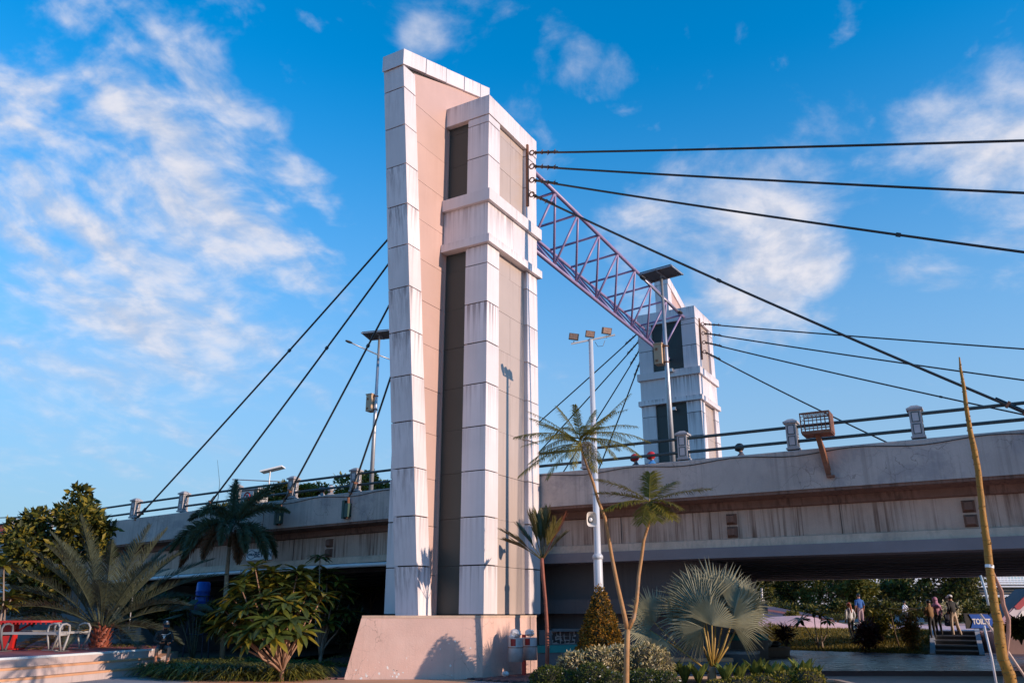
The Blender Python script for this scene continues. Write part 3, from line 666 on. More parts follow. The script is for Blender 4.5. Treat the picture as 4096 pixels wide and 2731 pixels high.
# ------------------------------------------------------------------ vegetation
def lmat(name, col, rough=.55, trans=.25, var=.35, scale=9.0, rnd=.1, spec=.35): return mat(name, col, rough, var, scale, trans=trans, rnd=rnd, spec=spec)
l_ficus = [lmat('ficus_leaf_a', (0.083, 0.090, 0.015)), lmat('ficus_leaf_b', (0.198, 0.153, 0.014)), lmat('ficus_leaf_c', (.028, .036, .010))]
l_plum = [lmat('plumeria_leaf_a', (0.090, 0.112, 0.021), .4), lmat('plumeria_leaf_b', (0.228, 0.180, 0.019), .4), lmat('plumeria_leaf_c', (0.052, 0.072, 0.021), .4)]
l_date = lmat('date_leaf', (.085, .098, .060), .5); l_date2 = lmat('date_leaf_dry', (.26, .15, .04), .6)
l_fox = lmat('foxtail_leaf', (.075, .090, .045), .5); l_fox2 = lmat('foxtail_leaf_brown', (.16, .075, .035), .6)
l_parkia = lmat('parkia_leaf', (0.168, 0.144, 0.019), .5, .35)
l_redp = lmat('redpalm_leaf', (0.128, 0.105, 0.033), .45); l_redp2 = lmat('redpalm_leaf_red', (.14, .045, .025), .45)
l_fan = lmat('fan_leaf', (.25, .245, .165), .5, .12, .15, 5); l_stem = lmat('fan_stem', (.36, .22, .05), .5, 0, .2)
l_cone = [lmat('cone_leaf_a', (.26, .14, .015)), lmat('cone_leaf_b', (.42, .18, .015)), lmat('cone_leaf_c', (.045, .045, .010))]
l_varie = [lmat('variegated_leaf_a', (.50, .41, .20)), lmat('variegated_leaf_b', (.24, .20, .06)), lmat('variegated_leaf_c', (.68, .55, .32))]
l_box = [lmat('box_leaf_a', (0.063, 0.084, 0.014)), lmat('box_leaf_b', (0.112, 0.128, 0.018)), lmat('flower_white', (.75, .72, .65), .6, .2, .05)]
l_gold = [lmat('hedge_leaf_a', (0.143, 0.128, 0.015)), lmat('hedge_leaf_b', (0.225, 0.180, 0.015)), lmat('hedge_leaf_c', (.05, .055, .010))]
l_canna = [lmat('canna_leaf_a', (.10, .13, .03), .4), lmat('canna_leaf_b', (.16, .18, .035), .4)]
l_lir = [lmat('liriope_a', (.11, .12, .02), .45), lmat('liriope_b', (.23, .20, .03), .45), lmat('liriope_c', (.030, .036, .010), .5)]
l_far = [lmat('far_leaf_a', (0.075, 0.083, 0.015)), lmat('far_leaf_b', (0.153, 0.136, 0.017)), lmat('far_leaf_c', (.028, .036, .010))]
l_cordy = [lmat('cordyline_a', (.085, .022, .022), .45), lmat('cordyline_b', (.045, .016, .018), .45)]
l_rust = [lmat('croton_a', (0.272, 0.120, 0.019)), lmat('croton_b', (0.135, 0.098, 0.018))]
l_ear = lmat('elephant_ear', (.075, .105, .075), .5)
b_bark = mat('bark_brown', (.13, .085, .055), .9, .3, 8, bump=.5, bscale=30)
b_grey = mat('bark_grey', (.26, .20, .16), .85, .25, 8, bump=.4, bscale=30)
b_fork = mat('bark_tan', (.38, .19, .07), .7, .22, 6, bump=.4, bscale=25, blot=.35, blot_col=(.38, .30, .24), blot_scale=3)
b_yellow = mat('bark_yellow', (.32, .14, .008), .65, .2, 6, bump=.4, bscale=25, blot=.4, blot_col=(.27, .15, .02), blot_scale=5)
b_red = mat('bark_red', (.26, .07, .04), .6, .25, 6); b_palm = mat('palm_trunk', (.32, .24, .16), .8, .25, 6, bump=.3)

def perp(d):
    a = d.cross(Vector((0, 0, 1)))
    if a.length < .05: a = d.cross(Vector((1, 0, 0)))
    return a.normalized()
def leaf(mb, p, d, ln, wd, cup=.12, n=None, roll=None):
    "one leaf: pointed oval folded along its midrib"
    d = d.normalized(); s = perp(d)
    if roll is not None: s = Quaternion(d, roll) @ s
    u = s.cross(d)
    a = p + d * ln * .45
    mb.add([p, a + s * wd * .5 + u * wd * cup, p + d * ln, a - s * wd * .5 + u * wd * cup, a], [(0, 1, 4), (1, 2, 4), (2, 3, 4), (3, 0, 4)])
def long_leaf(mb, p, d, ln, wd, droop=.3, n=4, roll=None, cup=.15):
    d = d.normalized(); s = perp(d)
    if roll is not None: s = Quaternion(d, roll) @ s
    vs = []; q = Vector(p); dd = d.copy()
    prof = [.25, .8, 1.0, .75, .0] if n == 4 else [.3, 1.0, .0]
    for i in range(n + 1):
        w_ = wd * .5 * prof[i]; u = s.cross(dd).normalized()
        vs += [q - s * w_ + u * w_ * cup * 2, q, q + s * w_ + u * w_ * cup * 2]
        dd = (dd + Vector((0, 0, -droop / n))).normalized(); q = q + dd * ln / n
    fs = []
    for i in range(n): a = i * 3; b = a + 3; fs += [(a, a + 1, b + 1, b), (a + 1, a + 2, b + 2, b + 1)]
    mb.add(vs, fs)
def strip(mb, p, d, ln, wd, droop, s=None):
    "narrow two-step blade"
    d = d.normalized(); s = s or perp(d); m_ = p + d * ln * .5; t = m_ + (d + Vector((0, 0, -droop))).normalized() * ln * .5
    mb.add([p - s * wd * .35, p + s * wd * .35, m_ + s * wd * .5, m_ - s * wd * .5, t], [(0, 1, 2, 3), (3, 2, 4)])
def frond(mb, p, d, ln, droop, nl, ll, lw, va=35, rr=.012, ang=55, rg=random, dense_droop=.3, bare=.15, taper=.25, fl=1.0):
    "palm frond: curved midrib with leaflets on both sides in a V"
    q = Vector(p); dd = Vector(d).normalized(); n = 10; pts = [q.copy()]; dirs = [dd.copy()]
    for i in range(n):
        dd = (dd + Vector((0, 0, -droop / n))).normalized(); q = q + dd * ln / n; pts.append(q.copy()); dirs.append(dd.copy())
    mb.tube(pts, [rr * (1 - .8 * i / n) for i in range(n + 1)], 4, False)
    side0 = perp(Vector(d))
    for k in range(nl):
        t = bare + (1 - bare) * (k + .5) / nl; f = t * n; i = min(int(f), n - 1); fr = f - i
        c = pts[i].lerp(pts[i + 1], fr); td = dirs[i]
        sd = side0 - td * side0.dot(td); sd.normalize(); up = sd.cross(td).normalized()
        if up.z < 0 and abs(td.z) < .9: pass
        shape = math.sin(math.pi * min(1, .12 + .88 * ((1 - t) ** .7 if t > .5 else .5 + t * .9)))
        L_ = ll * max(taper, min(1.0, 2.2 * t + .25) * min(1.0, 2.4 * (1 - t) + taper))
        for sgn in (-1, 1):
            a = R(ang * (1 - .45 * t)) + rg.uniform(-.08, .08); v = R(va) + rg.uniform(-.15, .15)
            o = (sd * sgn * math.cos(v) + up * math.sin(v) * fl)
            dl = td * math.cos(a) + o * math.sin(a)
            strip(mb, c, dl, L_ * rg.uniform(.85, 1.1), lw, dense_droop * rg.uniform(.5, 1.5), s=(td - dl * td.dot(dl)).normalized() if rg.random() < .9 else None)
    return pts

def scatter(mb, rg, n, fn, size, mats, outward=.6, asp=.5, wts=None):
    "n leaves placed by fn() -> (point, normal)"
    k = len(mats)
    for _ in range(n):
        p, nn = fn()
        d = (nn * outward + Vector((rg.gauss(0, 1), rg.gauss(0, 1), rg.gauss(0, .8))).normalized() * .8)
        mb.cur = rg.choices(range(k), wts)[0] if wts else rg.randrange(k)
        s = size * rg.uniform(.65, 1.35); leaf(mb, p, d, s, s * asp, .15, roll=rg.uniform(0, 6.28))
    mb.cur = 0
def blobfn(rg, blobs_, shell=.55):
    wt = [b[1][0] * b[1][1] * b[1][2] for b in blobs_]
    def fn():
        c, r = rg.choices(blobs_, wt)[0]
        v = Vector((rg.gauss(0, 1), rg.gauss(0, 1), rg.gauss(0, 1))).normalized(); t = shell + (1 - shell) * rg.random() ** .6
        return Vector((c[0] + v.x * r[0] * t, c[1] + v.y * r[1] * t, c[2] + v.z * r[2] * t)), v
    return fn
def tree(name, label, base, h, crown, mats, nleaf, size, rg, trunk_r=.12, bark=b_bark, group=None, cat='tree', asp=.5, shell=.35, wts=None, lean=(0, 0)):
    """crown: list of (offset, radii) blobs relative to base"""
    base = Vector(base); t = thing(name, label, cat, base, 0, group)
    tb = MB(); top = Vector((lean[0], lean[1], h * .55)); mid = Vector((lean[0] * .4 + .05, lean[1] * .4, h * .28))
    tb.tube([(0, 0, -.1), mid, top], [trunk_r, trunk_r * .8, trunk_r * .55], 8)
    for c, r in crown:
        c = Vector(c); tb.tube([mid.lerp(top, rg.uniform(.4, 1)), top.lerp(c, .5) + Vector((rg.uniform(-.1, .1), rg.uniform(-.1, .1), .1)), c], [trunk_r * .45, trunk_r * .3, trunk_r * .1], 5)
    tb.build('trunk', bark, t, True)
    cb_ = MB(); sub = []
    for c, r in crown:       # break each mass into clumps so that gaps and shaded hollows form
        for _ in range(9):
            v = Vector((rg.gauss(0, 1), rg.gauss(0, 1), rg.gauss(0, 1))).normalized() * rg.uniform(.45, .95)
            k = rg.uniform(.26, .44); sub.append(((c[0] + v.x * r[0], c[1] + v.y * r[1], c[2] + v.z * r[2]), (r[0] * k, r[1] * k, r[2] * k)))
    scatter(cb_, rg, nleaf, blobfn(rg, sub, shell), size, mats, .5, asp, wts)
    cb_.build('crown', mats, t); return t

rg = random.Random(21)
# --- leafy tree at the left, with a smaller branch mass low down
tb = at(195, 2560, 27.8); tb.z = 0
def rel(px, py, D, base): return tuple(at(px, py, D) - Vector(base))
tree('leafy_tree', 'bushy dark green tree with yellowing leaves at the far left behind the table', tb, 4.2,
     [(rel(230, 2110, 27.8, tb), (1.25, 1.0, .95)), (rel(130, 2220, 27.4, tb), (1.2, 1.0, 1.0)), (rel(330, 2200, 28, tb), (1.1, 1.0, .9)), (rel(190, 2330, 27.4, tb), (1.2, .9, .7)), (rel(290, 2020, 28.1, tb), (.7, .7, .55)), (rel(100, 2340, 27.1, tb), (.8, .8, .6))],
     l_ficus, 8500, .25, rg, .09, b_grey, wts=(5, 3, 4), shell=.2, asp=.42)
# --- plumerias: rosettes of long leaves at the ends of forked branches
def rosette_mesh(rg, mats, n=19, ln=.60, wd=.165, up=.25):
    b = MB()
    for i in range(n):
        a = i * 2.4 + rg.uniform(-.2, .2); e = up + .9 * (i / n) ** 1.2 * rg.uniform(.7, 1.2) - .35
        b.cur = rg.choices(range(len(mats)), (4, 2, 3)[:len(mats)])[0]
        long_leaf(b, Vector((0, 0, -.02 + .06 * i / n)), Vector((math.cos(a), math.sin(a), e)), ln * rg.uniform(.75, 1.1), wd * rg.uniform(.85, 1.15), rg.uniform(.35, .9), cup=.10)
    return b.mesh('leaf_rosette', mats)
ros = [rosette_mesh(rg, l_plum) for _ in range(7)]
def plumeria(name, label, base, tips, bark, scale=1.0, seeds=1, fork=.35, group='plumerias'):
    rg = random.Random(seeds); base = Vector(base); t = thing(name, label, 'shrub', base, 0, group); b = MB()
    f = Vector((0, 0, fork)); 
    for tip in tips:
        v = Vector(tip) - base; k = rg.uniform(.4, .65); m_ = f + (v - f) * k + Vector((rg.uniform(-.1, .1), rg.uniform(-.1, .1), -.12))
        b.tube([f * rg.uniform(.1, .9), f + (m_ - f) * .5 + Vector((0, 0, -.05)), m_, v], [.035 * scale, .028 * scale, .022 * scale, .018 * scale], 6)
    b.tube([(0, 0, -.1), f], [.06 * scale, .05 * scale], 7); b.build('branches', bark, t, True)
    for tip in tips:
        v = Vector(tip) - base; dv = (v - f * .5).normalized(); q = Vector((0, 0, 1)).rotation_difference(dv.lerp(Vector((0, 0, 1)), .35).normalized())
        s = scale * rg.uniform(.85, 1.15); o = inst('leaf_rosette', ros[rg.randrange(len(ros))], t, v, (q @ Quaternion((0, 0, 1), rg.uniform(0, 6.28))).to_euler(), (s, s, s))
    return t
pbase = gz(1135, 2600, .0); pD = 21.5
tips = [at(x, y, pD + dx) for x, y, dx in [(1020, 2270, 0), (1110, 2330, .2), (1190, 2290, .3), (960, 2340, -.3), (1060, 2390, -.6), (1140, 2410, -.7), (1230, 2370, .1), (900, 2440, -.2), (980, 2440, -.7), (1070, 2480, -.9), (1160, 2480, -.8), (1240, 2450, 0), (940, 2530, -.5), (1010, 2520, -.8), (1100, 2540, -.9), (1290, 2380, .4), (880, 2500, .1), (1180, 2340, .9), (1050, 2310, .9), (1010, 2390, .3), (1120, 2370, .2), (930, 2390, .3), (1200, 2420, -.3), (1040, 2450, -.2), (1130, 2450, -.4), (920, 2480, -.3), (1000, 2560, -.7), (1200, 2530, -.4), (960, 2490, .2), (1090, 2290, .3), (1230, 2320, .5), (1060, 2350, .2), (990, 2310, .3)]]
pb_ = at(1135, 2600, 21.5); pb_.z = .15
plumeria('plumeria', 'broad low plumeria bush with yellow-green leaf rosettes left of the plinth', pb_, tips, mat('plumeria_bark', (.30, .17, .11), .7, .2, 5), .92, 4, .25)
pb2 = at(1285, 2590, 27.5); pb2.z = 0
tips = [at(x, y, 27.5 + dx) for x, y, dx in [(1280, 2230, 0), (1290, 2330, .2), (1330, 2400, 0), (1370, 2370, .3), (1320, 2490, -.2), (1390, 2450, .2), (1250, 2300, .4), (1265, 2410, -.3), (1310, 2290, .3), (1345, 2450, .2), (1300, 2430, .4), (1355, 2330, .4), (1270, 2480, .2)]]
plumeria('plumeria', 'taller shaded plumeria between the yellow-green bush and the plinth', pb2, tips, b_grey, 1.05, 9, .6)
pb3 = at(-10, 2560, 24); pb3.z = .5
plumeria('plumeria', 'plumeria leaves poking in at the left edge above the red table', pb3, [at(x, y, 24 + dx) for x, y, dx in [(15, 2260, 0), (-30, 2330, .3), (20, 2420, .2), (45, 2390, .5), (-40, 2220, 0)]], b_grey, 1.0, 5, .5)
# --- date palm
dp = at(405, 2525, 26.5); dz0 = dp.z; dp.z = 0
t = thing('date_palm', 'dusty grey-green date palm with arching feather fronds left of the bridge', 'palm', dp)
b = MB(); b.tube([(0, 0, -.1), (0, 0, .6), (0, 0, dz0 + .15)], [.27, .26, .22], 10)
rg = random.Random(31)
for i in range(60):
    a = i * 2.4; z = .2 + (dz0 - .1) * (i / 60); long_leaf(b, Vector((math.cos(a) * .22, math.sin(a) * .22, z)), Vector((math.cos(a) * .6, math.sin(a) * .6, 1)), .28, .12, 0, 2)
b.build('trunk', b_red, t)
for i in range(42):
    a = i * 2.399 + rg.uniform(-.2, .2); u = i / 42
    e = 2.6 - 2.6 * u ** .8 + rg.uniform(-.1, .1); ln = rg.uniform(3.1, 3.9) * (1.0 if u < .8 else .8)
    b = MB(); frond(b, (math.cos(a) * .12, math.sin(a) * .12, dz0 + .1), (math.cos(a), math.sin(a), e), ln, .55 + .45 * u, 74, .50, .021, va=28, rr=.022, ang=58, rg=rg, dense_droop=.15, bare=.22)
    b.build('frond', l_date2 if (u > .8 and math.cos(a) < -.3) else l_date, t)
# --- foxtail palm
fp = at(905, 2490, 29.5); fp.z = 0; top = at(918, 2175, 29.5) - fp; rg = random.Random(37)
t = thing('foxtail_palm', 'foxtail palm with plume-like drooping fronds in front of the left span', 'palm', fp)
b = MB(); b.tube([(0, 0, -.1), (top.x * .4, 0, 1.2), (top.x * .9, 0, top.z * .75), top], [.10, .085, .075, .06], 9); b.build('trunk', b_palm, t, True)
MB().tube([top - Vector((0, 0, .1)), top + Vector((0, 0, .6))], [.075, .04], 8).build('crownshaft', l_fox, t, True)
for i, (a, e, ln, dr_) in enumerate([(2.9, .9, 2.2, 2.3), (3.5, .8, 2.1, 2.2), (.1, 1.5, 2.0, 1.5), (.4, .7, 1.9, 2.3), (-.3, .6, 1.9, 2.4), (1.6, 1.6, 2.0, 1.1), (-1.4, 1.0, 2.0, 2.3), (-2.2, .7, 2.1, 2.4), (2.2, 1.1, 2.0, 2.0), (-.9, .8, 1.9, 2.4), (1.9, 2.6, 2.1, .8), (.2, 2.4, 2.1, 1.2), (-1.8, 1.6, 2.0, 1.9), (2.7, 1.5, 2.1, 1.7), (3.2, .25, 2.0, 2.0), (1.0, 1.8, 2.0, .9), (4.4, .4, 1.7, 2.3), (5.4, .1, 1.5, 2.4)]):
    b = MB()
    for va in (20, 65, -25): frond(b, top + Vector((0, 0, .5)), (math.cos(a), math.sin(a), e), ln * 1.12, dr_, 48, .42, .034, va=va, rr=.016, ang=65, rg=rg, dense_droop=.5, bare=.18)
    b.build('frond', l_fox2 if i in (14, 16, 17) else l_fox, t)

# --- forked feather-leaf tree in the planter
FD = 14.0; fb = at(2503, 2960, FD); fb.z = 0; rg = random.Random(41)
t = thing('forked_tree', 'slender forked tree with feathery umbrella leaves in front of the lamp post', 'tree', fb)
F_ = lambda px, py, dd=0: at(px, py, FD + dd) - fb
b = MB(); b.tube([(0, 0, -.1), F_(2505, 2731), F_(2507, 2600), F_(2510, 2515)], [.075, .047, .044, .045], 10); b.build('trunk', b_fork, t, True)
sa_ = [F_(2510, 2520), F_(2493, 2440), F_(2468, 2330), F_(2448, 2230), F_(2433, 2140), F_(2420, 2070), F_(2392, 2000), F_(2373, 1930), F_(2350, 1870), F_(2325, 1800), F_(2322, 1745)]
b = MB(); b.tube(sa_, [.042, .036, .033, .031, .029, .027, .026, .024, .020, .015, .010], 8); b.build('branch', b_fork, t, True)
sb_ = [F_(2510, 2520), F_(2535, 2470), F_(2547, 2400), F_(2555, 2300), F_(2566, 2230), F_(2575, 2160), F_(2592, 2105), F_(2600, 2075), F_(2598, 2030), F_(2597, 1995)]
b = MB(); b.tube(sb_, [.042, .034, .032, .030, .028, .027, .024, .022, .014, .009], 8); b.build('branch', b_fork, t, True)
def leaf_to(parent, a, tip, ll, lw, nl, sag, m, va=10, dd=.25, roll=None, nm='compound_leaf', ang=70):
    a = Vector(a); tip = Vector(tip); d0 = (tip - a); ln = d0.length; d1 = (d0.normalized() + Vector((0, 0, sag * .5))).normalized()
    b = MB(); frond(b, a, d1, ln * 1.02, sag, nl, ll, lw, va=va, rr=.008, ang=ang, rg=rg, dense_droop=dd, bare=.12, taper=.45); b.build(nm, m, parent)
hub = F_(2322, 1760)
for px, py, dd, sg in [(2075, 1905, -.3, .5), (2060, 1735, .1, .35), (2090, 1780, -.5, .3), (2130, 1665, .2, .3), (2120, 1640, .5, .2), (2235, 1620, .3, .2), (2160, 1690, -.3, .3), (2195, 1930, -.4, .8), (2380, 1640, .4, .2), (2500, 1625, .5, .3), (2515, 1575, .2, .05), (2545, 1690, .3, .4), (2600, 1755, -.2, .5), (2570, 1820, -.5, .6), (2375, 1900, -.4, .9), (2300, 1620, -.3, .2), (2420, 1700, -.6, .4), (2200, 1840, -.7, .5), (2290, 1880, -.6, .7), (2450, 1640, -.2, .3), (2150, 1800, .6, .4), (2480, 1790, .6, .5), (2110, 1850, .3, .5), (2250, 1700, .8, .2), (2400, 1850, .5, .6), (2540, 1760, .8, .5), (2270, 1830, -.9, .6), (2350, 1690, -.8, .3), (2180, 1740, -.8, .4), (2460, 1840, -.5, .7)]:
    leaf_to(t, hub + Vector((0, 0, rg.uniform(-.12, .08))), F_(px, py, dd), .17, .0125, 40, sg + rg.uniform(.1, .45), l_parkia, va=rg.uniform(-40, 5), dd=1.2)
hub = F_(2597, 2005)
for px, py, dd, sg in [(2390, 1910, .2, .35), (2385, 1970, -.2, .2), (2420, 2030, -.4, .45), (2600, 1895, .1, .1), (2690, 1925, .3, .2), (2835, 1950, .1, .2), (2720, 2030, -.3, .6), (2690, 2080, -.4, .7), (2570, 2095, -.5, .8), (2630, 2085, -.5, .7)]:
    leaf_to(t, hub, F_(px, py, dd), .28, .0155, 56, sg + .15, l_parkia, va=rg.uniform(-15, 10), dd=.35, ang=78)
# --- red-stemmed young palm beside the plinth
RD = 21.6; rb = at(2185, 2640, RD); rb.z = 0; rg = random.Random(43)
t = thing('red_palm', 'young red-stemmed palm with a tuft of stiff fronds at the plinth corner', 'palm', rb)
P_ = lambda px, py, dd=0: at(px, py, RD + dd) - rb
b = MB(); pts = [(0, 0, -.05), P_(2190, 2600), P_(2188, 2500), P_(2182, 2400), P_(2174, 2320), P_(2168, 2250), P_(2168, 2230)]
b.tube(pts, [.055, .05, .045, .04, .045, .05, .045], 9)
for k in range(9): b.ring(Vector(pts[1]).lerp(Vector(pts[4]), k / 9), .05 - .001 * k, .006, None, 9, 4)
b.build('trunk', b_red, t, True)
hub = P_(2170, 2240)
for px, py, dd, sg, red in [(2020, 2125, -.2, .35, 0), (2030, 2160, -.4, .4, 0), (2120, 2065, -.1, .05, 0), (2150, 2060, .2, .05, 0), (2190, 2050, .1, .05, 0), (2255, 2075, -.2, .1, 1), (2250, 2140, .2, .4, 0), (2080, 2110, .3, .2, 0), (2220, 2100, -.4, .2, 0)]:
    a = hub; tip = P_(px, py, dd); b = MB(); d0 = tip - a
    frond(b, a, d0.normalized() + Vector((0, 0, sg * .5)), d0.length, sg, 30, .46, .040, va=12, rr=.014, ang=34, rg=rg, dense_droop=.15, bare=.4, taper=.6); b.build('frond', l_redp2 if red else l_redp, t)
# --- fan palm
BD_ = 20.3; bb = at(2850, 2720, BD_); bb.z = 0; rg = random.Random(47)
t = thing('fan_palm', 'silvery fan palm with big pleated leaves in the planter', 'palm', bb)
Q_ = lambda px, py, dd=0: at(px, py, BD_ + dd) - bb
MB().tube([(0, 0, -.05), (0, 0, .22), (.02, 0, .42)], [.13, .11, .07], 9).build('trunk', b_palm, t, True)
def fan(hubp, nrm, updir, rad, a0, a1, nseg=34, split=.62):
    "pleated fan blade round hubp; fingers free beyond split"
    b = MB(); nrm = Vector(nrm).normalized(); u = Vector(updir); u = (u - nrm * u.dot(nrm)).normalized(); v = nrm.cross(u)
    c = b.add([hubp], []); vs = []
    for i in range(nseg):
        t0 = a0 + (a1 - a0) * i / nseg; t1 = a0 + (a1 - a0) * (i + 1) / nseg; tm = (t0 + t1) / 2
        rr = rad * (.86 + .14 * math.cos(tm * .55)) * rg.uniform(.92, 1.06)
        def P(t_, r_, lift): return Vector(hubp) + (u * math.cos(t_) + v * math.sin(t_)) * r_ + nrm * lift
        cup = .10 * rad; dr_ = Vector((0, 0, -rg.uniform(.02, .16) * rad))
        k = split * rg.uniform(.92, 1.08)
        pts = [P(tm, .01, 0), P(t0, rr * .35, cup * .35 - .008), P(tm, rr * .35, cup * .35 + .012), P(t1, rr * .35, cup * .35 - .008),
               P(t0 + (tm - t0) * .12, rr * k, cup * k - .014), P(tm, rr * k, cup * k + .02), P(t1 - (t1 - tm) * .12, rr * k, cup * k - .014), P(tm + rg.uniform(-.03, .03), rr, cup * .7) + dr_]
        b.add(pts, [(0, 2, 1), (0, 3, 2), (1, 2, 5, 4), (2, 3, 6, 5), (4, 5, 7), (5, 6, 7)])
    return b
crown = Vector((.02, 0, .36))
fans = [  # hub px, py, depth shift, facing normal, up direction, radius, half sweep
    (2847, 2500, -.35, (.35, -1, .35), (.25, 0, 1), .92, 1.5), (2825, 2490, -.15, (-.55, -1, .1), (-.9, .1, .45), 1.05, 1.45),
    (2805, 2445, .1, (-.3, -1, .25), (-.35, 0, 1), 1.22, 1.25), (2865, 2435, .35, (.1, -1, .3), (.1, 0, 1), 1.35, 1.35),
    (2935, 2465, .2, (.5, -.8, .2), (.75, .1, .75), 1.20, 1.25), (2925, 2495, -.1, (.35, -1, -.25), (.95, -.1, .1), .98, 1.2),
    (2815, 2510, -.35, (-.25, -1, -.5), (-.75, -.1, -.55), .85, 1.0), (2965, 2475, .4, (-.9, -.5, .2), (.55, .2, .85), 1.15, 1.1),
    (2775, 2475, .45, (.3, -.9, .2), (-.85, .2, .35), 1.15, 1.2), (2895, 2465, .7, (0, -1, .4), (.3, .3, 1), 1.35, 1.3)]
for px, py, dd, nn, up, rad, hs_ in fans:
    h = Q_(px, py, dd); fo = fan(h, nn, up, rad, -hs_, hs_).build('fan_leaf', l_fan, t)
    b = MB(); m_ = crown.lerp(h, .5) + Vector((0, 0, -.08)); b.tube([crown, m_, h], [.035, .024, .016], 6); b.build('petiole', l_stem, fo, True)
for px, py, dd, nn, up, rad, hs_ in [(2620, 2490, .5, (.5, -.8, .2), (-.5, 0, .5), .95, 1.5), (2600, 2520, .3, (.2, -.6, .7), (-.3, -.1, -.6), .9, 1.2)]:
    h = Q_(px, py, dd); fo = fan(h, nn, up, rad, -hs_, hs_).build('fan_leaf', l_fan, t)
    b = MB(); b.tube([crown + Vector((-.05, 0, -.1)), Q_(2740, 2610, 0), h], [.03, .022, .014], 6); b.build('petiole', l_stem, fo, True)

# --- clipped shrubs in the planter
def shrub(name, label, loc, fn, n, size, mats, group=None, wts=None, asp=.5, outward=.6, core=None, seed=1):
    rg = random.Random(seed); t = thing(name, label, 'shrub', loc, 0, group); b = MB()
    scatter(b, rg, n, fn(rg), size, mats, outward, asp, wts); b.build('foliage', mats, t)
    cb_ = MB(); core(cb_); cb_.build('twigs', mat('twig_dark', (.03, .025, .012), .9, .3, 20), t, True); return t
def conefn(h, r):
    def mk(rg):
        def fn():
            t_ = 1 - math.sqrt(rg.random()); a = rg.uniform(0, 6.283); rr = r * (1 - t_) ** .85 * (1 + .16 * math.sin(a * 5 + t_ * 11) * math.sin(t_ * 17)) * rg.uniform(.86, 1.04) + .03
            return Vector((math.cos(a) * rr, math.sin(a) * rr, t_ * h)), Vector((math.cos(a), math.sin(a), .45))
        return fn
    return mk
cl = at(2408, 2640, 20.4); cl.z = .25
shrub('cone_topiary', 'tall orange-tinged cone-shaped topiary in front of the lamp post', cl, conefn(1.99, .66), 9500, .07, l_cone, None, (5, 3, 3), core=lambda b: b.lathe([(.50, 0), (.44, .5), (.30, 1.1), (.15, 1.6), (.02, 1.93)], (0, 0, 0), 14), seed=2)
def moundfn(bl):
    return lambda rg: blobfn(rg, [b for b in bl], .86)
def mound(name, label, D, blist, n, size, mats, group, wts, seed, asp=.5):
    "blist: (px, py_top, half-width m)"
    c0 = at(sum(b[0] for b in blist) / len(blist), 2650, D); c0.z = 0; bl = []
    for px, py, hw_ in blist:
        p = at(px, py, D) - c0; hz_ = p.z * .5; bl.append(((p.x, p.y + random.uniform(-.1, .1), hz_), (hw_, hw_ * .8, hz_ + .03)))
    def cr(b):
        for c, r in bl: b.ball(c, (r[0] * .9, r[1] * .9, r[2] * .9), 12, 8)
    return shrub(name, label, c0, moundfn(bl), n, size, mats, group, wts, asp, core=cr, seed=seed)
mound('variegated_hedge', 'cream and green variegated hedge at the foot of the cone topiary', 19.4, [(2300, 2610, .45), (2390, 2592, .5), (2480, 2585, .5), (2570, 2575, .5), (2625, 2588, .38)], 6500, .085, l_varie, None, (4, 3, 3), 3, .35)
mound('box_mound', 'round green box mound with white specks below the plinth corner', 18.6, [(2200, 2668, .42), (2270, 2685, .4)], 3600, .055, l_box, 'clipped mounds', (6, 4, .25), 4)
mound('box_mound', 'dark green box mound in front of the variegated hedge, left of the forked trunk', 18.3, [(2370, 2655, .42), (2440, 2690, .4)], 3600, .055, l_box, 'clipped mounds', (6, 3, .3), 5)
mound('box_mound', 'green box mound with white flowers right of the forked trunk', 18.3, [(2580, 2680, .45), (2650, 2688, .35)], 3400, .055, l_box, 'clipped mounds', (6, 4, .4), 6)
mound('golden_hedge', 'low golden-green hedge along the right edge of the planter', 18.6, [(2960, 2712, .4), (3050, 2702, .4), (3140, 2693, .42), (3220, 2680, .38), (2880, 2722, .35)], 5200, .06, l_gold, None, (4, 4, 2), 7)
rg = random.Random(51)
for i, (px, py, D) in enumerate([(2690, 2650, 20.4), (2740, 2660, 20.2), (2795, 2652, 20.0), (2905, 2660, 20.0), (2960, 2655, 20.2), (3030, 2640, 20.3), (3090, 2655, 20.1), (3150, 2660, 20.3), (3215, 2640, 20.4), (3260, 2665, 20.2)]):
    p = at(px, 2730, D); p.z = 0; hgt = at(px, py, D).z
    t = thing('leafy_canna', 'broad-leaved green plant in the planter row, number %d from the fan palm outward' % (i + 1), 'plant', p, 0, 'broad-leaved planter plants')
    t['label'] = ['broad-leaved green plant beside the variegated hedge, leftmost of the row', 'broad-leaved green plant second from the variegated hedge', 'broad-leaved green plant just left of the fan palm stem', 'broad-leaved green plant just right of the fan palm stem', 'second broad-leaved green plant right of the fan palm stem', 'third broad-leaved plant right of the fan palm, taller than its neighbours', 'broad-leaved green plant midway along the golden hedge', 'broad-leaved green plant third from the right end of the row', 'tallest broad-leaved plant near the right end of the golden hedge', 'broad-leaved green plant at the right end of the row'][i]
    for k in range(9):
        a = k * 2.4 + rg.uniform(-.3, .3); b = MB(); long_leaf(b, Vector((0, 0, .05)), Vector((math.cos(a) * .55, math.sin(a) * .55, 1.2)), hgt * rg.uniform(.95, 1.3), .19, .4, cup=.12)
        b.build('leaf', l_canna[k % 2], t)
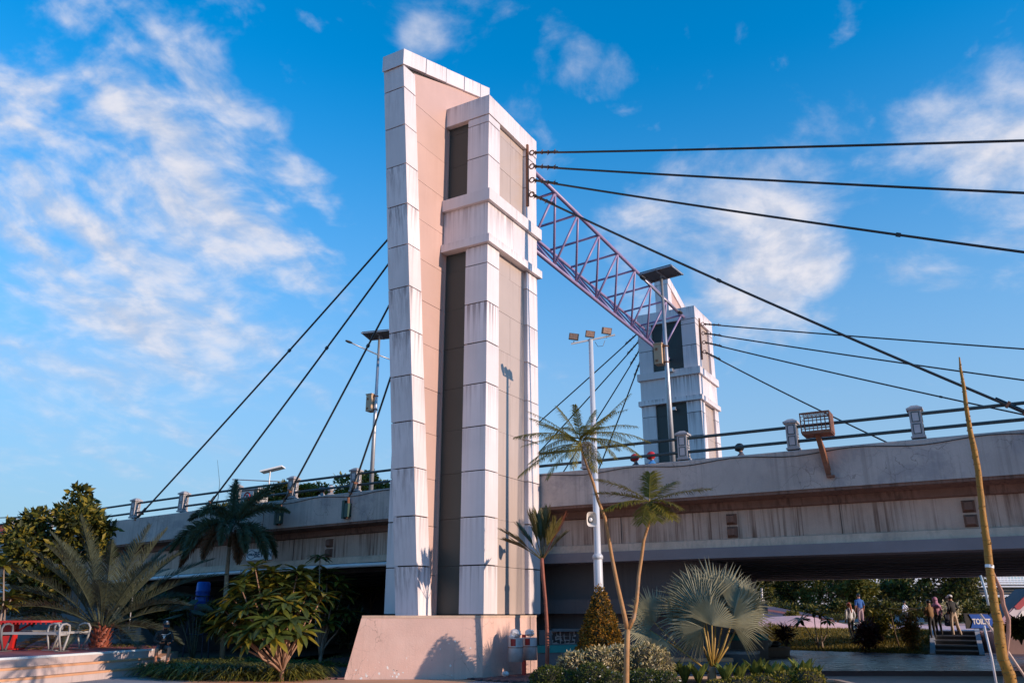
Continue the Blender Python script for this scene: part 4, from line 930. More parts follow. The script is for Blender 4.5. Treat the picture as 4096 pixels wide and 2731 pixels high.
# --- strap-leaf ground cover on the left, lawn blades
def tuft(b, p, n, h, w_, rg, k=3):
    for _ in range(n):
        a = rg.uniform(0, 6.283); b.cur = rg.choices(range(k), (4, 3, 3)[:k])[0]; d = Vector((math.cos(a), math.sin(a), rg.uniform(1.0, 2.4)))
        q = Vector(p) + Vector((rg.uniform(-.06, .06), rg.uniform(-.06, .06), 0)); ln = h * rg.uniform(.7, 1.25); s = Vector((-math.sin(a), math.cos(a), 0)); dd = d.normalized(); vs = []
        for i in range(4):
            ww = w_ * (.5, .5, .4, .0)[i]; vs += [q - s * ww, q + s * ww]; dd = (dd + Vector((0, 0, -.55))).normalized(); q = q + dd * ln / 3
        b.add(vs, [(0, 1, 3, 2), (2, 3, 5, 4), (4, 5, 7, 6)])
    b.cur = 0
rg = random.Random(61); b = MB()
poly = [(x, y) for x, y in bp_]
x0, x1, y0, y1 = -10, -5.0, 21.7, 26; k = 0
while k < 460:
    x, y = rg.uniform(x0, x1), rg.uniform(y0, y1)
    if inpoly(x, y, poly) and rg.random() < (1 if y < 23.2 else .35): tuft(b, (x, y, .08), 20, .85, .030, rg); k += 1
gc = b.build('strap_ground_cover', l_lir); tag(gc, 'mass of arching strap-leaved ground cover along the left pavement', 'ground cover', kind='stuff')
b = MB()
for px, py, n in [(880, 2570, 14), (820, 2560, 10), (500, 2560, 10), (420, 2550, 12), (560, 2545, 10), (1210, 2600, 14), (1260, 2560, 14), (1330, 2560, 12), (760, 2510, 10), (700, 2500, 10)]:
    for _ in range(n):
        p = at(px + rg.uniform(-60, 60), 2600, rg.uniform(25.5, 29)); p.z = 0 if px > 600 else .5
        tuft(b, p, 18, .55, .03, rg)
tag(b.build('strap_clumps', l_lir), 'scattered clumps of strap leaves in the shade under the palms', 'ground cover', kind='stuff')
b = MB()
for _ in range(9000):
    x, y = rg.uniform(-11, -3.6), rg.uniform(23.2, 34)
    if inpoly(x, y, lawn_l):
        a = rg.uniform(0, 6.28); h = rg.uniform(.03, .08); b.cur = rg.randrange(3); b.add([(x, y, 0), (x + .02 * math.cos(a), y + .02 * math.sin(a), 0), (x + rg.uniform(-.03, .03), y + rg.uniform(-.03, .03), h)], [(0, 1, 2)])
tag(b.build('lawn_grass', l_lir), 'short dark grass of the left lawn', 'grass', kind='stuff')
b = MB()
for _ in range(26000):
    q_ = B0 + (B1 - B0) * rg.uniform(.1, 1) + BT * rg.random(); x, y = q_.x, q_.y
    a = rg.uniform(0, 6.28); h = rg.uniform(.04, .13); z = bank_z(x, y); b.cur = rg.choices((0, 1, 2), (3, 4, 2))[0]; b.add([(x, y, z), (x + .035 * math.cos(a), y + .035 * math.sin(a), z), (x + rg.uniform(-.06, .06), y + rg.uniform(-.06, .06), z + h)], [(0, 1, 2)])
tag(b.build('bank_grass_blades', [lmat('bank_a', (.19, .155, .03)), lmat('bank_b', (.28, .21, .035)), lmat('bank_c', (.09, .09, .02))]), 'rough grass on the sunlit bank below the terrace', 'grass', kind='stuff')
# --- elephant ears
ep = at(790, 2500, 28); ep.z = 0; t = thing('elephant_ear_plant', 'elephant-ear plant with big heart-shaped leaves below the blue barrel', 'plant', ep); rg = random.Random(66)
for px, py, dd, a in [(745, 2425, 0, 3.2), (790, 2440, -.3, -.3), (815, 2415, .1, .7), (715, 2455, -.2, 3.5), (770, 2400, .3, 1.9)]:
    h = at(px, py, 28 + dd) - ep; d = Vector((math.cos(a), -.5, -.35)).normalized(); s = d.cross(Vector((0, 0, 1))).normalized(); b = MB(); n_ = s.cross(d)
    prof = [(-.14, .10), (-.05, .22), (.12, .24), (.30, .17), (.45, .07), (.55, 0)]
    vs = [h]; 
    for l_, w_ in prof: vs += [h + d * l_ + s * w_ - n_ * w_ * .25, h + d * l_ - s * w_ - n_ * w_ * .25]
    fs = [(0, 1, 3), (0, 4, 2), (0, 3, 5), (0, 6, 4), (0, 5, 7), (0, 8, 6), (0, 7, 9), (0, 10, 8), (0, 9, 11), (0, 12, 10)]
    lo = b.add(vs, fs).build('leaf', l_ear, t); MB().tube([(0, 0, 0), h * .5 + Vector((0, 0, .1)), h], [.025, .02, .012], 5).build('stalk', l_ear, lo, True)
# --- leaning yellow trunk with its stakes, right foreground
YD = 9.0; yb2 = at(4046, 2900, YD); yb2.z = 0
t = thing('leaning_sapling', 'bare leaning sapling with a yellow trunk at the right edge', 'tree', yb2)
Y_ = lambda px, py, dd=0: at(px, py, YD + dd) - yb2
pts = [(0.1, 0, -.1), Y_(4046, 2731), Y_(4037, 2695), Y_(4011, 2631), Y_(3999, 2562), Y_(3994, 2493), Y_(3979, 2430), Y_(3970, 2366), Y_(3958, 2266), Y_(3947, 2165), Y_(3934, 2075), Y_(3920, 1953), Y_(3914, 1891), Y_(3898, 1802), Y_(3880, 1721), Y_(3865, 1623), Y_(3853, 1534), Y_(3841, 1467), Y_(3836, 1409)]
rad = [.060, .058, .057, .053, .052, .051, .045, .042, .040, .038, .034, .032, .032, .031, .027, .023, .019, .013, .004]
rg = random.Random(71); b = MB(); 
fine = []; fr_ = []
for i in range(len(pts) - 1):
    for k in range(3): fine.append(Vector(pts[i]).lerp(Vector(pts[i + 1]), k / 3) + Vector((rg.uniform(-.002, .002), 0, 0))); fr_.append((rad[i] + (rad[i + 1] - rad[i]) * k / 3) * rg.uniform(.96, 1.05))
b.tube(fine, fr_, 10); b.build('trunk', b_yellow, t, True)
b = MB()
for i in range(150):
    k = rg.randrange(4, len(fine) - 2); a = rg.uniform(0, 6.28); r_ = fr_[k]; c = fine[k] + Vector((math.cos(a) * r_, math.sin(a) * r_, rg.uniform(-.03, .03))); b.ball(c, (.009, .009, .007), 5, 4)
b.build('buds', mat('bud_brown', (.20, .10, .02), .7, .3, 9), t)['kind'] = 'stuff'
b = MB()
for k in range(3, len(fine) - 3, 2):
    dvec = (fine[k + 1] - fine[k - 1]).normalized(); b.ring(fine[k] + Vector((0, 0, rg.uniform(-.03, .03))), fr_[k] * 1.0, .004, Vector((0, 0, 1)).rotation_difference(dvec).to_matrix(), 10, 4)
b.build('leaf_scars', mat('scar_brown', (.24, .13, .03), .8, .3, 9), t)['kind'] = 'stuff'
MB().tube([Y_(3958, 2258), Y_(3958, 2270)], .043, 10).build('tie', m_whitep, t)
b = MB(); b.tube([Y_(3962, 2262, .05), Y_(3979, 2305, .05), Y_(4005, 2363, .05), Y_(4013, 2418, .05), Y_(4034, 2478, .05), Y_(4034, 2533, .05), Y_(4022, 2640, .05), Y_(4020, 2760, .1)], [.012, .015, .022, .022, .021, .022, .02, .02], 7)
so_ = b.build('branch_stake', mat('driftwood', (.36, .20, .15), .9, .3, 8, bump=.5)); so_.location = yb2; tag(so_, 'crooked brown branch tied beside the leaning yellow trunk', 'stake', 'tree stakes')
for (a, c, r_, lb, mm) in [((3921, 2455), (4110, 2720), .013, 'pale bamboo stake slanting down to the right across the yellow trunk', (.62, .46, .38)), ((3936, 2500), (3990, 2760), .012, 'thin white stake leaning in front of the toilet sign', (.62, .6, .62)), ((3922, 2300), (3954, 2420), .013, 'pale blue-grey stake left of the yellow trunk under the bridge', (.42, .5, .55))]:
    dd = .25 if c[1] > 2500 else .6
    o = MB().tube([Y_(*a, dd), (Y_(*a, dd) + Y_(*c, dd)) * .5 + Vector((.01, 0, .005)), Y_(*c, dd)], r_, 7).build('stake', mat('stake_%d' % a[0], mm, .7, .15, 8), smooth=True); o.location = yb2; tag(o, lb, 'stake', 'tree stakes')

# --- plants on the grass bank and along the terrace
def bushy(name, label, px, py0, py1, D, hw_, mats, n, size, seed, group=None, asp=.5, cat='shrub', z0=None):
    rg = random.Random(seed); base = at(px, py1, D) if D else on_bank(px, py1); top = at(px, py0, base.y); t = thing(name, label, cat, base, 0, group); h = top.z - base.z
    bl = [((rg.uniform(-.4, .4) * hw_, rg.uniform(-.4, .4) * hw_, h * rg.uniform(.35, .72)), (hw_ * rg.uniform(.5, .8), hw_ * rg.uniform(.5, .8), h * rg.uniform(.22, .34))) for _ in range(7)]
    b = MB(); scatter(b, rg, n, blobfn(rg, bl, .4), size, mats, .6, asp); b.build('foliage', mats, t)
    b = MB()
    for c, r in bl: b.tube([(0, 0, -.05), (c[0] * .4, c[1] * .4, h * .2), c], [.02, .015, .008], 5)
    b.build('stems', b_bark, t, True); return t
bushy('cordyline_bush', 'dark purple-red bush in front of the woman in white on the grass bank', 3478, 2470, 2605, 0, .55, l_cordy, 900, .26, 81, asp=.22)
bushy('croton_bush', 'rust-orange upright bush beside the stairs', 3655, 2440, 2600, 0, .52, l_rust, 1500, .16, 82, asp=.3)
bushy('yellow_bush', 'yellow-green bush behind the purple-red bush', 3530, 2440, 2560, 0, .75, l_gold, 1400, .16, 83)
bushy('round_bush', 'small round green bush in front of the ramp wall', 3172, 2436, 2482, 49, .42, l_gold, 900, .12, 84)
bushy('low_grass_shrub', 'feathery low shrub below the curved bench wall', 3090, 2490, 2560, 0, .5, l_gold, 900, .18, 85, asp=.15)
bushy('bromeliad', 'spiky dark red bromeliad at the end of the concrete planter', 3145, 2500, 2585, 36, .33, l_cordy, 420, .28, 86, asp=.16)
bushy('clipped_hedge', 'long low clipped hedge on the terrace behind the bench wall', 3350, 2455, 2482, 53, 1.3, l_far, 1400, .12, 87)
bushy('ramp_shrub', 'leafy green shrub in front of the painted ramp at the right edge', 4085, 2470, 2570, 31, .5, l_far, 1300, .17, 88)
bushy('flowering_bush', 'bush with pale flowers behind the stairs', 3800, 2400, 2480, 50, .7, l_varie, 500, .16, 89)
bushy('white_flower_bush', 'small bush dotted with white flowers behind the fan palm', 3035, 2380, 2470, 44, .45, [l_gold[2], l_box[2]], 420, .13, 90)
rg = random.Random(95)
for base, tips_, lb in [((3275, 2592), [(3205, 2480), (3255, 2450)], 'small plumeria sapling leaning left on the grass bank'), ((3290, 2592), [(3310, 2480), (3285, 2455)], 'small upright plumeria sapling on the grass bank'), ((3260, 2490), [(3235, 2410), (3275, 2395), (3250, 2430)], 'pale-stemmed plumeria by the ramp wall end'), ((3315, 2490), [(3320, 2405), (3340, 2420)], 'slim plumeria on the terrace left of the person in white')]:
    bs = on_bank(*base); D = bs.y; plumeria('plumeria', lb, bs, [at(x, y, D) for x, y in tips_], b_grey, .95, int(base[0]), .3)
# feathery small tree arching over the steps
sb2 = on_bank(3598, 2582); SD_ = sb2.y; t = thing('feathery_sapling', 'thin feathery sapling arching over the bank left of the stairs', 'tree', sb2); S_ = lambda px, py, dd=0: at(px, py, SD_ + dd) - sb2
MB().tube([(0, 0, -.1), S_(3580, 2530), S_(3565, 2460), S_(3545, 2430), S_(3500, 2400)], [.03, .028, .022, .016, .008], 6).tube([S_(3565, 2462), S_(3590, 2440), S_(3640, 2432), S_(3700, 2440)], [.02, .016, .012, .006], 6).build('trunk', b_bark, t, True)
for i in range(26):
    a = S_(3565 + (i % 2) * 20, 2455).lerp(S_(3500, 2400) if i < 13 else S_(3690, 2436), rg.uniform(.3, 1)); an = rg.uniform(0, 6.28)
    b = MB(); frond(b, a, (math.cos(an), math.sin(an), rg.uniform(-.1, .7)), rg.uniform(.6, 1.0), .7, 20, .2, .03, va=5, rr=.008, rg=rg); b.build('compound_leaf', l_parkia, t)
# --- trees behind
def bg_tree(px, py_top, D, hw_, label, mats=l_far, n=2600, size=.30, seed=1, z0=.8, name='background_tree', group='trees beyond the bridge', py_bot=2440):
    rg = random.Random(seed); base = at(px, 2460, D); base.z = z0; top = at(px, py_top, D).z - z0; zb_ = at(px, py_bot, D).z - z0
    cr = [((rg.uniform(-.6, .6) * hw_, rg.uniform(-.5, .5) * hw_, zb_ + (top - zb_) * rg.uniform(.25, .8)), (hw_ * rg.uniform(.4, .65), hw_ * .5, (top - zb_) * rg.uniform(.2, .32))) for _ in range(6)]
    return tree(name, label, base, top, cr, mats, n, size, rg, .10, b_bark, group, shell=.3)
bg_tree(3010, 2260, 60, 2.6, 'dark tree seen under the bridge just right of the fan palm', seed=101)
bg_tree(3180, 2250, 62, 2.8, 'dense dark tree under the bridge behind the ramp wall', seed=102)
bg_tree(3330, 2240, 60, 2.6, 'brighter green tree behind the person in white', [l_far[0], l_far[1], l_gold[0]], seed=103)
bg_tree(3450, 2270, 58, 1.9, 'olive tree behind the man in the blue shirt', [l_far[0], l_far[1], l_gold[0]], seed=104)
bg_tree(3790, 2255, 58, 2.6, 'layered dark tree behind the man in the white cap', seed=105, n=3200)
bg_tree(3900, 2290, 62, 1.8, 'dark tree behind the toilet sign', seed=106)
bg_tree(3620, 2330, 60, 1.8, 'small palm-like tree in front of the far viaduct', seed=107, n=1500)
bg_tree(4010, 2395, 60, 1.6, 'shrubby tree under the far viaduct at the right', seed=108, n=1200)
bg_tree(2900, 2300, 66, 2.6, 'shaded tree behind the fan palm under the deck', seed=109)
for i, (px, pt, D, hw_, lb) in enumerate([(1160, 1935, 62, 2.6, 'tree crown showing over the left parapet beside the foxtail palm'), (1300, 1930, 60, 2.4, 'tree crown above the parapet midway between the railing posts'), (1420, 1890, 60, 2.4, 'taller tree crown behind the railing left of the near pylon'), (1520, 1845, 58, 2.2, 'tree crown behind the left solar lamp next to the near pylon'), (930, 2000, 66, 2.4, 'low yellowish tree crown behind the foxtail palm above the parapet')]):
    bg_tree(px, pt, D, hw_, lb, [l_far[0], l_far[1], l_gold[0]], 2600, .34, 120 + i, 0.0, group='trees behind the left parapet', py_bot=2060)
bg_tree(1480, 2200, 44, 2.0, 'golden shrubby tree under the deck seen between plumeria and pylon', [l_gold[0], l_gold[2]], 1800, .2, 130, 0.0, py_bot=2420)
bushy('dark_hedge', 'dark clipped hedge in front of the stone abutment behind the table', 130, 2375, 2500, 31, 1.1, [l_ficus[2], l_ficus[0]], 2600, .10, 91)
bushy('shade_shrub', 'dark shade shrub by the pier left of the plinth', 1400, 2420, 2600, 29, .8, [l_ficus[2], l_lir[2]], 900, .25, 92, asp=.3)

for i, (px, py) in enumerate(((2960, 2395), (3060, 2400), (3150, 2400), (3250, 2405), (3350, 2395), (3460, 2400), (3560, 2400), (3660, 2405), (3760, 2400), (3860, 2405), (3950, 2410))):
    bushy('terrace_shrub', ('leftmost', 'second', 'third', 'fourth', 'fifth', 'sixth', 'seventh', 'eighth', 'ninth', 'tenth', 'rightmost')[i] + ' of the dense dark shrubs along the back of the terrace', px, py, 2488, 56, 1.15, l_far, 1000, .26, 200 + i, 'shrubs along the back of the terrace')
bg_tree(3540, 2290, 64, 2.6, 'dark tree filling the gap left of the stairs', seed=111)
bg_tree(3110, 2270, 66, 2.8, 'dark tree set back behind the ramp wall', seed=112)
bg_tree(3390, 2260, 66, 2.6, 'dark tree set back behind the man in the blue shirt', seed=113)

for i, (px, a, b_, D, hw_) in enumerate(((600, 2330, 2520, 30, .9), (680, 2380, 2510, 29.5, .7), (480, 2360, 2520, 30.5, .9), (1000, 2330, 2560, 28.5, 1.0), (860, 2400, 2560, 29.5, .7))):
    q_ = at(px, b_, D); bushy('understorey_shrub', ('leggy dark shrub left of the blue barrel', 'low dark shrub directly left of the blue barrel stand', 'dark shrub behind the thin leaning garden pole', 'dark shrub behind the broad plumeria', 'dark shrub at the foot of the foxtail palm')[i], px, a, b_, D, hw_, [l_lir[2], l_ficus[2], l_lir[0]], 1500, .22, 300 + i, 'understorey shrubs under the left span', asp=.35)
# ------------------------------------------------------------------ lamps and poles
def solar_lamp(px_base, Yb, top, label, ang):
    X = px_base; t = thing('solar_street_lamp', label, 'street lamp', L(X, Yb, 5.2), BROT, 'solar street lamps')
    h = top - 5.2
    MB().tube([(0, 0, 0), (0, 0, h * .55), (0, 0, h)], [.12, .10, .06], 10).build('pole', m_steel, t, True)
    MB().lathe([(.22, 0), (.22, .05), (.13, .06), (.13, .3)], (0, 0, 0), 10).build('base_plate', m_steel, t)
    M = Matrix.Rotation(R(ang), 3, 'Z') @ Matrix.Rotation(R(-3), 3, 'X')
    c = Vector((0, 0, h + .22))
    MB().cbox(c, (1.5, 1.05, .05), M=M).build('solar_panel', m_solar, t)
    fr = MB()
    for a in (-.5, 0, .5): fr.cbox(c + M @ Vector((a * 1.5, 0, -.05)), (.05, 1.15, .05), M=M)
    for a in (-.6, .6): fr.cbox(c + M @ Vector((0, a * .85, -.05)), (1.6, .05, .05), M=M)
    fr.tube([(0, 0, h - .1), c], .05, 6).build('panel_frame', m_steel, t)
    za = h - .9; 
    for s in (-1, 1):
        e = Vector((0, s * 2.1, za + .05)); a = Vector((0, 0, za))
        MB().tube([a, e], [.035, .03], 6).build('arm', m_steel, t, True)
        d_ = (e - a).normalized(); q = Vector((1, 0, 0)).rotation_difference(d_).to_matrix()
        MB().ball(e + d_ * .2, (.26, .10, .055), 10, 6, q).build('lamp_head', m_blackmetal, t, True)
    b = MB(); b.cbox((-.28, -.02, h - 3.45), (.34, .42, .85)).cbox((-.28, -.02, h - 3.0), (.40, .48, .05)); bo = b.build('battery_box', m_tan, t)
    lv = MB()
    for zc in (-3.2, -3.7):
        for k in range(4): lv.box(-.40, -.28, -.245, -.232, h + zc - .03 * k, h + zc - .03 * k + .012)
    lv.build('louvre', m_rust, bo)
    for z in (-3.1, -3.8): MB().ring((0, 0, h + z), .11, .025, None, 10, 4).build('clamp', m_rust, t)
    return t
solar_lamp(1.38, 12.0, 15.3, 'solar street lamp in front of the far pylon, panel crossing the truss', -8)
solar_lamp(-14.05, 12.0, 15.15, 'solar street lamp left of the near pylon, partly hidden by it', 14)
tl = at(1072, 1980, 70); t = thing('distant_street_lamp', 'small distant solar lamp above the left parapet with a tan box', 'street lamp', (tl.x, tl.y, 2))
ht = at(1080, 1882, 70).z - 2
MB().tube([(0, 0, 0), (0, 0, ht)], [.10, .06], 6).build('pole', m_steel, t); MB().cbox((.2, 0, ht + .1), (1.9, 1.2, .12), M=Matrix.Rotation(R(-14), 3, 'Y')).build('solar_panel', m_whitep, t)
MB().tube([(-3.2, 0, ht - .75), (1.2, 0, ht - .95)], .05, 5).build('arm', m_steel, t); MB().cbox((0, 0, at(1072, 1970, 70).z - 2.2), (1.1, .6, .75)).build('battery_box', m_tan, t)
# tall pale lamp post with three floodlights and a horn speaker
lp = Vector((2.32, 22.7, 0)); t = thing('floodlight_post', 'tall pale lamp post with a bar of three floodlights right of the near pylon', 'lamp post', lp)
MB().tube([(0, 0, -.05), (0, 0, 3.0), (0, 0, 3.05), (0, 0, 9.25)], [.135, .12, .095, .065], 14).build('pole', m_pole, t, True)
MB().lathe([(.145, 2.98), (.145, 3.06), (.10, 3.12)], (0, 0, 0), 14).build('collar', m_pole, t, True)
MB().tube([(-.58, 0, 9.10), (.72, 0, 9.38)], .03, 8).build('crossbar', m_pole, t)
for k, (x, z) in enumerate(((-.50, 9.30), (-.02, 9.38), (.47, 9.48))):
    M = Matrix.Rotation(R(8), 3, 'Y') @ Matrix.Rotation(R(18), 3, 'X') @ Matrix.Rotation(R(-12 + 12 * k), 3, 'Z')
    f = MB().cbox((x, -.06, z), (.27, .13, .20), M=M).build('floodlight', m_blackmetal, t)
    MB().cbox(Vector((x, -.06, z)) + M @ Vector((0, -.072, .01)), (.235, .012, .165), M=M).build('lens', mat('flood_lens', (.42, .27, .20), .3, .3, 20), f)
    MB().tube([(x, -.02, z - .12), (x, 0, z - .2)], .015, 5).build('yoke', m_blackmetal, f)
MB().tube([(.12, -.03, 9.15), (.2, -.06, 9.0), (.35, -.04, 9.02), (.42, -.02, 9.2)], .008, 5).build('cable_loop', m_blackmetal, t)
sp = thing('horn_speaker', 'white horn loudspeaker clamped to the floodlight post', 'loudspeaker', (2.12, 22.55, 4.0), R(10))
b = MB(); n = 16; prof = [(.175, -.20), (.165, -.19), (.08, -.06), (.045, .02), (.05, .12)]
vs = []
for r_, y in prof:
    for k in range(n):
        a = 2 * math.pi * k / n; ex = .55; c, s = math.cos(a), math.sin(a); vs.append((r_ * .8 * math.copysign(abs(c) ** ex, c), y, r_ * 1.15 * math.copysign(abs(s) ** ex, s)))
b.add(vs, [(i * n + k, (i + 1) * n + k, (i + 1) * n + (k + 1) % n, i * n + (k + 1) % n) for i in range(4) for k in range(n)] + [tuple(range(4 * n, 5 * n))]); b.build('horn', mat('speaker_cream', (.62, .58, .54), .5), sp, True)
MB().ball((0, -.10, 0), (.045, .06, .055), 10, 8).build('driver_cone', m_whitep, sp, True)
MB().tube([(0, .08, 0), (.1, .14, -.02), (.2, .15, -.02)], .022, 6).build('bracket', m_steel, sp)
# ------------------------------------------------------------------ things on the bridge
t = thing('wire_basket', 'rusty wire-mesh light cage on a bracket fixed to the parapet', 'cage', L(8.49, 3.3, 5.0), BROT)
x0, x1, y0, y1, z0, z1 = -.36, .36, -.85, -.25, 1.02, 1.55
fr = MB()
for x in (x0, x1): fr.box(x - .012, x + .012, y0, y1, z0, z1) if x == x1 else fr.box(x - .012, x + .012, y0, y0 + .05, z0, z1).box(x - .012, x + .012, y1 - .05, y1, z0, z1)
fr.box(x0, x1, y0, y0 + .03, z0 - .02, z0 + .04).box(x0, x1, y0, y0 + .03, z1 - .04, z1).box(x0, x1, y1 - .03, y1, z1 - .04, z1).box(x0, x1, y1 - .03, y1, z0, z0 + .04); fr.build('frame', m_rust, t)
MB().box(x0, x1, y0, y1, z0 - .04, z0 - .015).build('tray', m_rust, t)
wi = MB()
for k in range(1, 7):
    x = x0 + (x1 - x0) * k / 7; wi.tube([(x, y0, z0), (x, y0, z1), (x, y1, z1), (x, y1, z0)], .008, 4)
for k in range(1, 5):
    z = z0 + (z1 - z0) * k / 5; wi.tube([(x0, y1, z), (x0, y0, z), (x1, y0, z)], .008, 4).tube([(x0, y1, z), (x1, y1, z)], .008, 4); y = y0 + (y1 - y0) * k / 5; wi.tube([(x0, y, z1), (x1, y, z1)], .008, 4)
wi.build('mesh_wire', m_rust, t)
b = MB(); b.hexa([(.0, -.06, -.02), (.12, -.06, -.02), (.12, 0, -.02), (0, 0, -.02)], [(-.08, -.6, .98), (.04, -.6, .98), (.04, -.45, .98), (-.08, -.45, .98)]).box(.0, .2, -.12, -.001, -.05, 0); b.build('bracket_arm', m_rust, t)
MB().hexa([(.08, -.05, .15), (.12, -.05, .15), (.12, 0, .15), (.08, 0, .15)], [(.0, -.5, .95), (.04, -.5, .95), (.04, 0, .75), (0, 0, .75)]).build('gusset', mat('rust_bright', (.36, .13, .05), .7, .25, 6), t)
def text_mesh(s, size, m, name, parent, loc, rot, ext=.004, bold=.0, sx=1.0):
    cu = bpy.data.curves.new(name, 'FONT'); cu.body = s; cu.size = size; cu.extrude = ext; cu.align_x = 'CENTER'; cu.align_y = 'CENTER'; cu.offset = bold
    o = bpy.data.objects.new(name + '_tmp', cu); COL.objects.link(o); dg = bpy.context.evaluated_depsgraph_get()
    me = bpy.data.meshes.new_from_object(o.evaluated_get(dg)); bpy.data.objects.remove(o); me.materials.clear(); me.materials.append(m)
    r = inst(name, me, parent, loc, rot, (sx, 1, 1)); return r
t = thing('company_sign', 'white rectangular BETON sign with an oval logo on the left girder', 'sign', L(-12.75, 3.99, 3.88 + dz(-12.7)), BROT)
MB().box(-.68, .68, -.03, .02, -.21, .21).build('board', mat('sign_white', (.72, .76, .78), .5), t)
m_signblue = mat('sign_blue', (.02, .09, .16), .5)
text_mesh('BETON', .30, m_signblue, 'lettering', t, (.22, -.036, -.01), (R(90), 0, 0), bold=.006, sx=.95)
text_mesh('WIKA', .13, m_signblue, 'logo_lettering', t, (-.42, -.036, -.005), (R(90), 0, 0), bold=.003)
b = MB(); k = 28; vs = []
for i in range(k):
    a = 6.2832 * i / k
    for rr in (.24, .205): vs.append((-.42 + rr * math.cos(a), -.034, rr * .72 * math.sin(a)))
b.add(vs, [(2 * i, 2 * i + 1, (2 * i + 3) % (2 * k), (2 * i + 2) % (2 * k)) for i in range(k)]); b.build('logo_ring', m_signblue, t)
t = thing('parking_sign', 'small roofed kiosk panel with a red and white road sign above the left parapet', 'sign', L(-14.1, 4.6, 5.08), BROT)
MB().box(-.55, .55, -.3, .3, .75, 1.28).build('cabinet', mat('kiosk_grey', (.35, .34, .33), .7), t); MB().box(-.7, .7, -.42, .42, 1.28, 1.34).build('roof', m_steel, t)
MB().box(-.45, -.40, -.05, .05, 0, .75).build('leg', m_steel, t); MB().box(.40, .45, -.05, .05, 0, .75).build('leg', m_steel, t)
M = Matrix.Rotation(R(90), 3, 'X')
MB().box(-.34, .34, -.315, -.301, .79, 1.24).build('sign_face', m_whitep, t); MB().ring((0, -.32, 1.015), .165, .028, M, 20, 4).build('red_ring', m_red, t); text_mesh('P', .22, m_black, 'lettering', t, (0, -.318, 1.015), (R(90), 0, 0)); MB().cbox((0, -.328, 1.015), (.30, .006, .035), M=Matrix.Rotation(R(40), 3, 'Y')).build('slash', m_red, t)
MB().box(-.9, .8, -.5, .2, .55, .62).build('ledge', m_core, t)
# thin whip antenna
o = MB().tube([L(-15.0, 3.6, 5.6), L(-15.0, 3.6, 6.6), L(-15.3, 3.6, 7.6)], [.02, .015, .008], 5).build('whip_rod', mat('whip_blue', (.12, .22, .28), .5)); tag(o, 'thin bluish whip rod standing above the left parapet', 'rod')
# overhead wires at the far left
for k, (ya, yb3) in enumerate(((2068, 2060), (2095, 2088), (2112, 2100))):
    o = MB().tube([at(-300, ya + 12, 60), at(60, ya, 60), at(420, yb3, 60)], .035, 5).build('overhead_wire', m_cable); tag(o, ('uppermost', 'middle', 'lowest')[k] + ' of three overhead wires at the left edge', 'wire', 'overhead wires')
# red-tiled house at the far left
hp = at(-40, 2200, 48); t = thing('tiled_house', 'house with a steep red tiled roof at the far left edge', 'house', (hp.x, hp.y, 0))
zr0 = at(0, 2195, 48).z; zr1 = at(0, 2072, 48).z
MB().box(-4.5, .9, 0, 6, 0, zr0).build('wall', mat('house_white', (.6, .56, .52), .8), t)
m_tile = [mat('roof_tile_a', (.34, .075, .03), .8, .25, 5), mat('roof_tile_b', (.27, .06, .03), .8, .25, 5)]
rr = random.Random(77); sl_ = MB(); sl_.add([(1.05, -.4, zr0), (-4.8, -.4, zr0), (-4.8, 3, zr1), (.55, 3, zr1), (1.05, 6.4, zr0), (-4.8, 6.4, zr0)], [(0, 3, 2, 1), (3, 4, 5, 2), (0, 4, 3), (1, 2, 5)]); ro = sl_.build('roof', m_tile[1], t)
for i in range(9):
    for j in range(6):
        f0 = i / 9; f1 = (i + 1.15) / 9; xr = .95 - .5 * f0; x = xr - j * .3
        MB().hexa([(x - .28, -.4 + 3.4 * f0 - .03, zr0 + (zr1 - zr0) * f0 + .0), (x, -.4 + 3.4 * f0 - .03, zr0 + (zr1 - zr0) * f0), (x, -.4 + 3.4 * f1 - .03, zr0 + (zr1 - zr0) * f1), (x - .28, -.4 + 3.4 * f1 - .03, zr0 + (zr1 - zr0) * f1)],
                  [(x - .28, -.4 + 3.4 * f0 - .09, zr0 + (zr1 - zr0) * f0 + .05), (x, -.4 + 3.4 * f0 - .09, zr0 + (zr1 - zr0) * f0 + .05), (x, -.4 + 3.4 * f1 - .06, zr0 + (zr1 - zr0) * f1 + .02), (x - .28, -.4 + 3.4 * f1 - .06, zr0 + (zr1 - zr0) * f1 + .02)]).build('tile', m_tile[rr.randint(0, 1)], ro)
